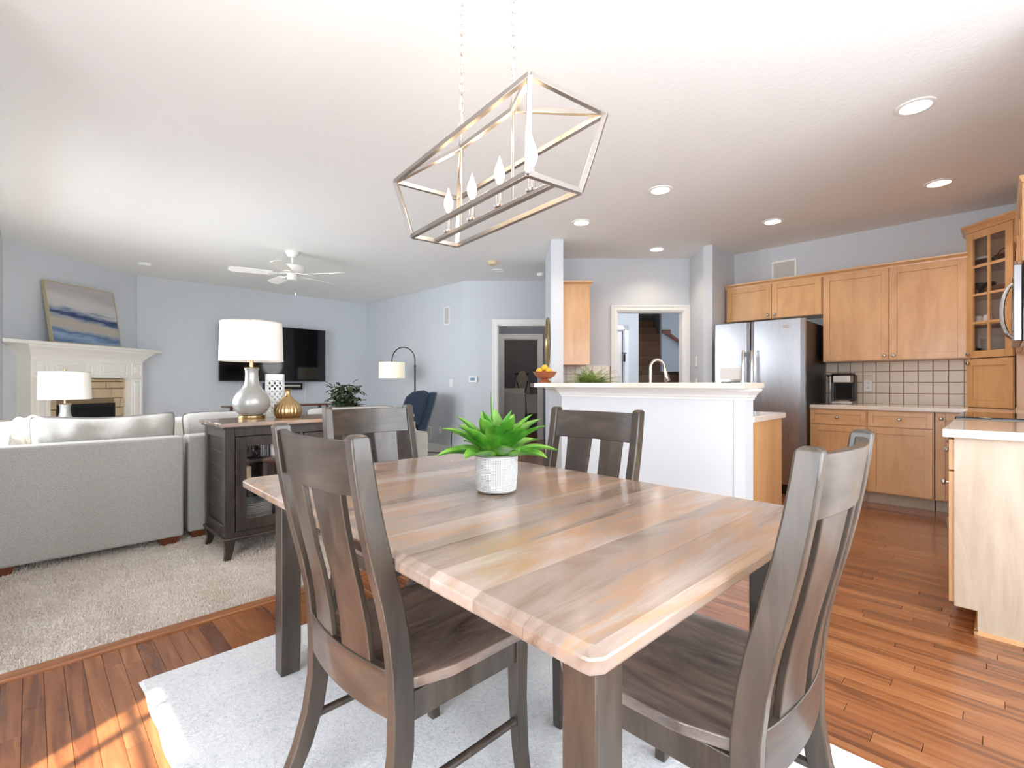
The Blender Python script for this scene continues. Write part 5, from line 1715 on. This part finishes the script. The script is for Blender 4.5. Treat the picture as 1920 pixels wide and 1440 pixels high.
glass_jug('canister', 'white canister on the upper buffet shelf behind glass', BX + 0.34, BY + 0.13, BZ + 0.6185, 0.12, 0.032, MT['china'], False, 'jar', 'things in the buffet')
glass_jug('stoneware_jug', 'speckled stoneware jug on the middle buffet shelf', BX + 0.145, BY + 0.14, BZ + 0.4335, 0.13, 0.045, MT['stone'], True, 'jug', 'things in the buffet')
glass_jug('bottle', 'dark bottle on the middle buffet shelf', BX + 0.28, BY + 0.15, BZ + 0.4335, 0.14, 0.03, MT['bronze'], False, 'bottle', 'things in the buffet')
glass_jug('tumbler', 'blue tumbler beside the dinner plates in the buffet', BX + 0.375, BY + 0.13, BZ + z0b + 0.0505, 0.10, 0.033, MT['navy'], False, 'glass', 'things in the buffet')
for k in range(3):
    o = MB(Matrix.Rotation(R(90), 4, 'X')).lathe([(0.037, -0.14), (0.037, 0.06), (0.014, 0.10), (0.013, 0.15), (0.002, 0.151)], 20).build('wine_bottle', MT['blackgloss'], None, True)
    o.location = (BX + 0.56 + k * 0.10, BY + 0.19, BZ + 0.3555); tag(o, ['left', 'middle', 'right'][k] + ' of three dark wine bottles lying on the open buffet shelf', 'bottle', 'wine bottles in the buffet')

# on the buffet: lattice lantern and brass vase
ln = thing('lattice_lantern', 'white pierced lattice lantern between the lamp and brass vase', 'lantern', (1.312, 3.860, BT), R(-22))
LWD, LHT, LT = 0.125, 0.315, 0.008
def lattice(xf):
    m = MB(xf)
    h = LWD / 2
    m.box(-h, -h + 0.010, -LT / 2, LT / 2, 0, LHT); m.box(h - 0.010, h, -LT / 2, LT / 2, 0, LHT)
    m.box(-h, h, -LT / 2, LT / 2, 0, 0.018); m.box(-h, h, -LT / 2, LT / 2, LHT - 0.045, LHT)
    nx_ = 3; cw = (LWD - 0.02) / nx_; rows = 6; chh = (LHT - 0.063) / rows
    for j in range(rows):
        for i in range(nx_):
            cx = -h + 0.01 + cw * (i + 0.5); cz = 0.018 + chh * (j + 0.5)
            ringp = [(cx + cw * 0.40 * math.cos(2 * math.pi * q / 12), 0, cz + chh * 0.40 * math.sin(2 * math.pi * q / 12)) for q in range(12)]
            m.tube(ringp, 0.0045, 5, True)
            m.box(cx - 0.003, cx + 0.003, -LT / 2, LT / 2, cz + chh * 0.38, cz + chh * 0.62)
            m.box(cx + cw * 0.38, cx + cw * 0.62, -LT / 2, LT / 2, cz - 0.003, cz + 0.003) if i < nx_ - 1 else None
            m.box(cx - cw * 0.62, cx - cw * 0.38, -LT / 2, LT / 2, cz - 0.003, cz + 0.003) if i == 0 else None
    return m
for k in range(4):
    lattice(Matrix.Rotation(R(90 * k), 4, 'Z') @ Matrix.Translation((0, -LWD / 2 + LT / 2, 0.003))).build('lattice_panel', MT['plastic'], ln)
MB().box(-LWD / 2, LWD / 2, -LWD / 2, LWD / 2, 0, 0.003).build('base', MT['plastic'], ln)
bv = thing('brass_vase', 'ribbed brushed-brass vase with a narrow flared neck on the buffet', 'vase', (1.345, 3.690, BT))
m = MB()
prof = [(0.070, 0.0), (0.082, 0.004), (0.094, 0.030), (0.096, 0.052), (0.088, 0.080), (0.068, 0.108), (0.046, 0.130), (0.028, 0.150), (0.018, 0.168), (0.0145, 0.185), (0.016, 0.198), (0.024, 0.208), (0.021, 0.208), (0.012, 0.196), (0.010, 0.18)]
NN = 96; rings = []
for r, z in prof:
    rings.append([(r * (1 + 0.030 * min(1, r / 0.05) * (math.cos(24 * 2 * math.pi * k / NN))) * math.cos(2 * math.pi * k / NN), r * (1 + 0.030 * min(1, r / 0.05) * (math.cos(24 * 2 * math.pi * k / NN))) * math.sin(2 * math.pi * k / NN), z) for k in range(NN)])
m.loft(rings); m.build('vase_body', MT['brass'], bv, True, angle=60)

# ------------------------------------------------------------------ television, sound bar, low console, plant
tv = thing('television', 'large wall-mounted black flat television', 'television', (2.18, 8.985, 0))
MB(Matrix.Rotation(R(-1.5), 4, 'Z')).box(0, 1.74, -0.045, 0.0, 1.165, 2.12).build('body', MT['black'], tv, bevel=0.004)
MB(Matrix.Rotation(R(-1.5), 4, 'Z')).box(0.010, 1.73, -0.047, -0.0455, 1.183, 2.11).build('screen', MT['blackgloss'], tv)
MB().box(0.6, 1.05, -0.02, 0.092, 1.45, 1.85).build('wall_bracket', MT['black'], tv)
sb = thing('sound_bar', 'black sound bar under the television', 'speaker', (2.87, 9.075, 1.02))
MB().box(0, 0.66, -0.10, 0, 0, 0.115).build('body', MT['black'], sb, bevel=0.006)
MB().box(0.22, 0.62, -0.103, -0.101, 0.055, 0.085).build('grille', MT['grille'], sb)
for k, x_ in enumerate((2.52, 3.62)):
    o = MB().tube([(x_, 9.074, 0.78), (x_, 9.074, 1.17)], 0.006, 8).build('cable_cover', MT['plastic'], None, True)
    tag(o, ('left' if k == 0 else 'right') + ' white cable cover running down below the television', 'cable')
tc_ = thing('console_table', 'low reddish-brown console table below the television', 'table', (2.18, 8.45, 0.009))
MB().box(0, 1.72, -0.02, 0.40, 0.735, 0.760).build('top', MT['cherry'], tc_, bevel=0.004)
MB().box(0.12, 1.60, 0.02, 0.36, 0.40, 0.42).build('shelf', MT['cherry'], tc_)
for x_, s_ in ((0.10, 1), (0.62, 1), (1.10, -1), (1.62, -1)):
    for y_ in (0.02, 0.34): MB().bar((x_ - s_ * 0.06, y_, 0), (x_ + s_ * 0.04, y_, 0.735), 0.05, 0.035).build('leg', MT['cherry'], tc_)

fc = thing('potted_ficus', 'dark leafy potted plant in front of the television wall corner', 'plant', (2.90, 6.00, 0.009))
MB().lathe([(0.12, 0), (0.13, 0.005), (0.16, 0.30), (0.165, 0.32), (0.155, 0.32), (0.14, 0.29), (0.002, 0.29)], 32).build('pot', MT['china'], fc, True)
rr = random.Random(15)
tips = []
for k in range(11):
    az = rr.random() * 6.28; sp2 = rr.uniform(0.04, 0.22); top = rr.uniform(0.80, 1.14)
    pts = [(0.02 * math.cos(az), 0.02 * math.sin(az), 0.28), (sp2 * 0.4 * math.cos(az), sp2 * .4 * math.sin(az), top * 0.6), (sp2 * math.cos(az), sp2 * math.sin(az), top)]
    MB().tube(pts, [0.006, 0.005, 0.003], 6).build('stem', MT['bark'], fc, True)
    tips.append(pts)
big = MB(); cnt = 0
leafm = []
for i in range(560):
    pts = rr.choice(tips); u = rr.uniform(0.25, 1.0)
    a, b_ = Vector(pts[1]), Vector(pts[2]); base = a.lerp(b_, u)
    az = rr.random() * 6.28; el = rr.uniform(-0.7, 0.7); L_ = rr.uniform(0.06, 0.115)
    rad_ = rr.uniform(0.02, 0.13) * (1.2 - 0.6 * u)
    base = base + Vector((math.cos(az), math.sin(az), 0)) * rad_
    d = Vector((math.cos(az) * math.cos(el), math.sin(az) * math.cos(el), math.sin(el))); s_ = d.cross(Vector((0, 0, 1))).normalized(); up = s_.cross(d)
    w_ = L_ * 0.29
    vs = [base, base + d * L_ * .3 + s_ * w_ + up * 0.006, base + d * L_ * .7 + s_ * w_ * .8 + up * 0.004, base + d * L_ - up * 0.012, base + d * L_ * .7 - s_ * w_ * .8 + up * 0.004, base + d * L_ * .3 - s_ * w_ + up * 0.006, base + d * L_ * .5 - up * 0.002]
    fs = [(0, 1, 6), (1, 2, 6), (2, 3, 6), (3, 4, 6), (4, 5, 6), (5, 0, 6)]
    if i < 120: MB().add(vs, fs).build('leaf', MT['ficus'], fc, fix=False)
    else: big.add(vs, fs)
o = big.build('foliage', MT['ficus'], fc, fix=False); o['kind'] = 'stuff'

# ------------------------------------------------------------------ fireplace, mantel and painting
fp = thing('fireplace', 'white panelled fireplace mantel with ledgestone surround', 'fireplace', (-0.22, 8.0, 0), FA)
# local: x along the wall, -y into the room
FXR = 1.635; FXL = 0.13
m = MB()
Pd = 0.20
m.box(FXL, FXL + 0.22, -Pd, -0.001, 0.0, 1.20); m.box(FXR - 0.22, FXR, -Pd, -0.001, 0, 1.20)      # pilasters
m.box(FXL, FXR, -Pd, -0.001, 1.20, 1.50)                                                             # frieze
m.box(FXL - 0.01, FXR + 0.01, -Pd - 0.012, -0.001, 1.18, 1.205) if False else None
m.build('surround', MT['mantel'], fp, bevel=0.003)
def raised(x0, x1, z0, z1):
    m = MB(); y = -Pd
    for k, (o_, d) in enumerate(((0, 0.006), (0.012, 0.014))): pass
    rings = [[(x0 + i, y - d, z0 + i), (x1 - i, y - d, z0 + i), (x1 - i, y - d, z1 - i), (x0 + i, y - d, z1 - i)] for i, d in ((0, 0.0005), (0.004, 0.008), (0.012, 0.008), (0.016, 0.002), (0.034, 0.002), (0.050, 0.012))]
    m.loft(rings).build('raised_panel', MT['mantel'], fp)
zc0, zc1 = 1.235, 1.405
raised(FXL + 0.03, FXL + 0.19, zc0, zc1); raised(FXL + 0.25, FXL + 0.67, zc0, zc1); raised(FXL + 0.69, FXL + 0.82, zc0, zc1); raised(FXL + 0.84, FXR - 0.25, zc0, zc1); raised(FXR - 0.19, FXR - 0.03, zc0, zc1)
raised(FXL + 0.03, FXL + 0.19, 0.25, 1.19); raised(FXR - 0.19, FXR - 0.03, 0.25, 1.19)
for x0 in (FXL, FXR - 0.22): MB().box(x0 - 0.012, x0 + 0.232, -Pd - 0.014, -0.001, 0.0, 0.18).build('plinth', MT['mantel'], fp, bevel=0.004)
cm_ = MB()
crown_poly(cm_, [(FXL, -0.001), (FXL, -Pd), (FXR, -Pd), (FXR, -0.001)], 1.445, ((0, 0), (0.010, 0.0), (0.014, 0.02), (0.030, 0.04), (0.055, 0.075), (0.085, 0.10), (0.10, 0.115), (0.10, 0.135)))
cm_.build('mantel_moulding', MT['mantel'], fp)
shp = [(-0.06, -0.001), (FXL - 0.02, -Pd - 0.125), (FXR + 0.125, -Pd - 0.125), (FXR + 0.185, -0.001)]
MB().prism([(0.0, -0.003), (-0.245, -Pd - 0.11), (FXR + 0.115, -Pd - 0.12), (FXR + 0.36, -0.215), (FXR + 0.10, -0.003)], 1.581, 1.622).build('mantel_shelf', MT['mantel'], fp, bevel=0.006)
# stone field: individual ledgestones
MB().box(FXL + 0.22, FXR - 0.22, -0.095, -0.001, 0.0, 1.20).build('mortar', MT['mortar'], fp)
fx0, fx1, fz1 = FXL + 0.365, FXR - 0.365, 0.86
rr = random.Random(31)
z = 0.0
while z < 1.195:
    h = min(rr.choice((0.08, 0.095, 0.11, 0.13)), 1.198 - z)
    x_ = FXL + 0.222
    while x_ < FXR - 0.225:
        L_ = rr.uniform(0.12, 0.30); xe = min(x_ + L_, FXR - 0.222)
        if FXR - 0.222 - xe < 0.05: xe = FXR - 0.222
        parts = [(x_, xe)]
        if z < fz1 - 0.01:
            parts = [(a, b_) for a, b_ in ((x_, min(xe, fx0)), (max(x_, fx1), xe)) if b_ - a > 0.02]
        for a, b_ in parts:
            top_ = h - 0.006
            if top_ < 0.015: continue
            dpt = rr.uniform(0.015, 0.045)
            q = 0.008
            m = MB(); y = -0.095
            rings = [[(a + 0.003, y, z + .003), (b_ - 0.003, y, z + .003), (b_ - 0.003, y, z + top_), (a + 0.003, y, z + top_)],
                     [(a + 0.003, y - dpt * .7, z + .003), (b_ - 0.003, y - dpt * .8, z + .003), (b_ - 0.003, y - dpt * .7, z + top_), (a + 0.003, y - dpt * .75, z + top_)],
                     [(a + q * 1.6, y - dpt, z + q), (b_ - q * 1.3, y - dpt * rr.uniform(.85, 1.15), z + q), (b_ - q * 1.5, y - dpt, z + top_ - q * .8), (a + q * 1.4, y - dpt * rr.uniform(.85, 1.1), z + top_ - q)]]
            m.loft(rings).build('stone', MT['stone'], fp)
        x_ = xe
    z += h
# firebox
m = MB().box(fx0, fx1, -0.115, -0.100, 0.10, fz1)
m.build('firebox', MT['soot'], fp)
m = MB()
m.box(fx0, fx1, -0.125, -0.1155, fz1 - 0.05, fz1); m.box(fx0, fx0 + 0.03, -0.125, -0.1155, 0.1, fz1 - .05); m.box(fx1 - 0.03, fx1, -0.125, -0.1155, 0.1, fz1 - .05)
for k in range(3): m.box(fx0 + 0.03, fx1 - 0.03, -0.124, -0.1155, fz1 - 0.075 - k * 0.02, fz1 - 0.063 - k * 0.02)
m.build('firebox_frame', MT['black'], fp, bevel=0.003)

pt = thing('framed_painting', 'abstract blue and sand seascape painting leaning on the mantel shelf', 'painting', (-0.22, 8.0, 1.632), FA)
PX0, PX1, PH = 0.385, 1.305, 0.775
lean = Matrix.Translation((0, -0.190, 0)) @ Matrix.Rotation(R(-9.5), 4, 'X')
def pb(x0, x1, z0, z1, y0, y1): return MB(lean).box(x0, x1, y0, y1, z0, z1)
m = MB(lean); fwid = 0.012
m.box(PX0, PX0 + fwid, 0, 0.045, 0.002, PH); m.box(PX1 - fwid, PX1, 0, 0.045, 0.002, PH); m.box(PX0 + fwid, PX1 - fwid, 0, 0.045, 0.002, fwid); m.box(PX0 + fwid, PX1 - fwid, 0, 0.045, PH - fwid, PH)
m.build('frame', plain('champagne_frame', (196, 182, 150), 0.4, 0.3), pt)
MB(lean).box(PX0 + fwid, PX1 - fwid, 0.006, 0.02, fwid, PH - fwid).build('canvas', MT['painting'], pt)

# ------------------------------------------------------------------ ceiling fan
fa = thing('ceiling_fan', 'white five-blade ceiling fan with pull chain', 'fan', (2.28, 6.12, CEIL))
MB().lathe([(0.075, -0.0005), (0.078, -0.01), (0.066, -0.04), (0.045, -0.068), (0.02, -0.075), (0.002, -0.075)], 32).build('canopy', MT['fan'], fa, True)
MB().tube([(0, 0, -0.07), (0, 0, -0.17)], 0.013, 14).build('downrod', MT['fan'], fa, True)
MB().lathe([(0.02, -0.155), (0.03, -0.165), (0.125, -0.172), (0.145, -0.185), (0.145, -0.225), (0.13, -0.25), (0.09, -0.258), (0.05, -0.262), (0.002, -0.262)], 40).build('motor_housing', MT['fan'], fa, True)
MB().lathe([(0.05, -0.263), (0.056, -0.27), (0.056, -0.335), (0.045, -0.345), (0.002, -0.345)], 28).build('switch_housing', MT['fan'], fa, True)
for k in range(5):
    a = R(-53) + k * 2 * math.pi / 5
    M_ = Matrix.Rotation(a, 4, 'Z')
    arm = MB(M_).loft([[(x_, -w_, z - 0.004), (x_, w_, z - 0.004), (x_, w_, z + 0.004), (x_, -w_, z + 0.004)] for x_, w_, z in ((0.05, 0.020, -0.266), (0.12, 0.014, -0.275), (0.17, 0.018, -0.285), (0.22, 0.045, -0.288), (0.26, 0.045, -0.288))]).build('blade_iron', MT['fan'], fa, True)
    Mb = M_ @ Matrix.Translation((0.22, 0, -0.280)) @ Matrix.Rotation(R(12), 4, 'X')
    m = MB(Mb)
    pts = [(0.0, -0.055), (0.10, -0.062), (0.36, -0.068), (0.43, -0.062), (0.455, -0.035), (0.46, 0.0), (0.455, 0.035), (0.43, 0.062), (0.36, 0.068), (0.10, 0.062), (0.0, 0.055)]
    m.prism(pts, -0.003, 0.003).build('blade', MT['fan'], fa)
MB().tube([(0.03, -0.03, -0.345), (0.03, -0.03, -0.50)], 0.0012, 6).build('pull_chain', MT['nickel'], fa)
MB().lathe([(0.003, -0.50), (0.007, -0.505), (0.007, -0.535), (0.002, -0.54)], 12, (0.03, -0.03, 0)).build('pull_knob', MT['plastic'], fa, True)

# ------------------------------------------------------------------ small wall things
vs_ = thing('wall_speaker', 'tall narrow white in-wall speaker on the living room right wall', 'speaker', (4.8495, 6.47, 2.09), R(-90))
MB().box(0, 0.145, -0.010, 0, 0, 0.016).box(0, 0.145, -0.010, 0, 0.274, 0.29).box(0, 0.016, -0.010, 0, 0.016, 0.274).box(0.129, 0.145, -0.010, 0, 0.016, 0.274).build('frame', MT['plastic'], vs_, bevel=0.002)
MB().box(0.016, 0.129, -0.006, -0.001, 0.016, 0.274).build('grille', MT['grille'], vs_)
sw_ = thing('light_switch', 'white light switch left of the thermostat', 'switch', (4.8495, 6.32, 1.08), R(-90))
MB().box(0, 0.075, -0.006, 0, 0, 0.118).build('plate', MT['plastic'], sw_, bevel=0.001)
MB().box(0.02, 0.055, -0.009, -0.006, 0.028, 0.090).build('rocker', MT['plastic'], sw_, bevel=0.001)
th = thing('thermostat', 'small white thermostat with a blue-grey display beside the hall door', 'thermostat', G(7.639, -0.70, 1.145), R(-45))
MB().box(-0.005, 0.125, -0.022, 0, 0, 0.092).build('case', MT['plastic'], th, bevel=0.004)
MB().box(0.018, 0.095, -0.0235, -0.021, 0.028, 0.074).build('display', plain('lcd', (138, 168, 190), 0.3), th)
for k in range(3): MB().box(0.024 + 0.004 * k, 0.085 - 0.006 * k, -0.0242, -0.0236, 0.036 + k * 0.012, 0.040 + k * 0.012).build('display_line', MT['navy'], th)
vt = thing('wall_vent', 'white louvred wall vent low beside the blue recliner', 'vent', (4.8495, 6.98, 0.18), R(-90))
MB().box(0, 0.16, -0.008, 0, 0, 0.22).build('frame', MT['plastic'], vt, bevel=0.002)
for k in range(9): MB().box(0.02, 0.14, -0.012, -0.008, 0.022 + k * 0.020, 0.030 + k * 0.020).build('slat', MT['grille'], vt)
ol = thing('wall_outlet', 'white outlet low on the wall with a black cord plugged in', 'outlet', (4.8495, 6.62, 0.30), R(-90))
MB().box(0, 0.075, -0.006, 0, 0, 0.115).build('plate', MT['plastic'], ol, bevel=0.001)
MB().box(0.022, 0.053, -0.009, -0.006, 0.015, 0.05).box(0.022, 0.053, -0.009, -0.006, 0.065, 0.10).build('socket', MT['plastic'], ol)
pts = [(4.835, 6.22, 0.36), (4.80, 6.20, 0.365), (4.785, 6.19, 0.30), (4.78, 6.19, 0.12), (4.75, 6.22, 0.03), (4.66, 6.32, 0.016), (4.60, 6.45, 0.02), (4.56, 6.55, 0.016), (4.5, 6.60, 0.02), (4.46, 6.68, 0.02)]
tag(MB().tube(pts, 0.006, 8).build('power_cord', MT['black'], None, True), 'black power cord trailing from the wall to the arc lamp', 'cord')

# ------------------------------------------------------------------ rooms beyond the doorways
# laundry: washer, tub, ironing board, bottle
ws = thing('washing_machine', 'white top-loading washing machine in the dim laundry room', 'washing machine', G(10.9, -0.30, 0.0), R(-45))
MB().box(0, 0.56, 0, 0.62, 0.01, 0.915).build('body', MT['china'], ws, bevel=0.012)
MB().box(0.0, 0.56, 0.55, 0.62, 0.915, 1.02).build('control_panel', MT['china'], ws, bevel=0.006)
MB().box(0.04, 0.52, 0.02, 0.54, 0.915, 0.925).build('lid', MT['china'], ws, bevel=0.004)
lt = thing('laundry_sink', 'pale utility tub beside the washing machine', 'sink', G(11.0, 0.30, 0.0), R(-45))
MB().loft([[(-a, -a * 0 + y0, z), (a + 0.26, y0, z), (a + 0.26, y1, z), (-a, y1, z)] for z, a, y0, y1 in ((0.45, 0.0, 0.03, 0.47), (0.86, 0.03, 0, 0.5), (0.88, 0.04, -.01, 0.51))]).build('tub', MT['china'], lt, bevel=0.01)
for q in ((0.02, 0.05), (0.24, 0.05), (0.02, 0.45), (0.24, 0.45)): MB().box(q[0] - .012, q[0] + .012, q[1] - .012, q[1] + .012, 0, 0.45).build('leg', MT['grille'], lt)
ib = thing('ironing_board', 'folded ironing board standing against the laundry wall', 'ironing board', G(12.45, 0.22, 0.0), R(-45))
MB().loft([[(-w_, -0.03, z), (w_, -0.03, z), (w_, 0.0, z), (-w_, 0, z)] for z, w_ in ((0.35, 0.19), (1.0, 0.19), (1.25, 0.15), (1.42, 0.08), (1.46, 0.03))]).build('board', MT['cream'], ib, True)
MB().bar((-0.15, -0.05, 0), (0.14, -0.05, 1.2), 0.02, 0.02).bar((0.15, -0.05, 0), (-0.14, -0.05, 1.2), 0.02, 0.02).build('leg_frame', MT['bronze'], ib)
MB().box(-0.20, 0.16, 0.03, 0.06, 1.36, 1.40).build('hanger', MT['bronze'], ib)
db = tag(MB().lathe([(0.06, 0), (0.065, 0.01), (0.065, 0.16), (0.03, 0.2), (0.025, 0.24), (0.002, 0.24)], 20, G(11.1, 0.70, 0.655)).build('detergent_bottle', MT['china'], None, True), 'white detergent bottle on the shelf beside the laundry tub', 'bottle')
sh_ = thing('laundry_shelf', 'dark storage box below the detergent bottle', 'shelf', G(10.98, 0.60, 0.0), R(-45))
MB().box(0, 0.34, 0, 0.5, 0.0, 0.65).build('box_body', MT['black'], sh_, bevel=0.005)
# white door leaf in the laundry doorway is open out of view; staircase
st_ = thing('staircase', 'carpeted staircase rising beyond the kitchen doorway', 'staircase', G(7.9, 2.165, 0), R(-45))
for i in range(14):
    x1_ = 1.10
    MB().box(0.02 if i < 10 else 0.02 + (i - 9) * 0.16, x1_ if i >= 5 else 1.10 + (5 - i) * 0.05, 0.262 * i, 0.262 * i + 0.275, 0.186 * i + (0.0 if i == 0 else 0.0), 0.186 * (i + 1)).build('step', MT['stair'], st_, bevel=0.018, seg=2)
for (p, q) in (((1.10, 0.55, 1.0), (1.10, -0.1, 0.5)),):
    pass
MB().loft([[(1.16, y - 0.0, z - 0.18), (1.18, y, z - 0.18), (1.18, y, z), (1.16, y, z)] for y, z in ((-0.05, 0.52), (1.05, 1.32))]).build('stringer', MT['white'], st_)
MB().bar((1.28, -0.25, 0.78), (1.28, 1.05, 1.60), 0.05, 0.05).build('knee_rail', MT['white'], st_)
MB().loft([[(0.0, y, z - 0.16), (0.018, y, z - 0.16), (0.018, y, z), (0.0, y, z)] for y, z in ((1.3, 1.45), (4.2, 3.55))]).build('stringer', MT['white'], st_)
hr = thing('handrail', 'dark wooden handrail end on the stairwell wall', 'handrail', G(8.96, 2.77, 0), R(-45))
MB().bar((0.02, 0.0, 2.08), (0.33, -0.02, 1.87), 0.045, 0.055).build('rail', MT['cherry'], hr, bevel=0.008)
MB().bar((0.32, -0.02, 1.89), (0.33, -0.02, 1.77), 0.045, 0.03).build('rail_end', MT['cherry'], hr, bevel=0.008)
MB().box(-0.03, 0.12, -0.02, 0.03, 2.06, 2.12).build('bracket', MT['cherry'], hr)

for nm, loc_, en, cl in (('hall_fill', G(8.8, 0.1, 2.45), 9, (1, .95, .9)), ('laundry_fill', G(11.4, 0.1, 2.4), 5, (1, .82, .68)), ('foyer_fill', G(7.3, 2.0, 2.5), 16, (.95, .97, 1)), ('stair_fill', G(9.6, 2.9, 2.55), 5, (1, .86, .74))):  # unseen fill lights added to brighten the rooms beyond, no fixtures there
    d = bpy.data.lights.new(nm, 'POINT'); d.energy = en; d.color = cl; d.shadow_soft_size = 0.15
    lo = bpy.data.objects.new(nm, d); lo.location = loc_; COL.objects.link(lo)
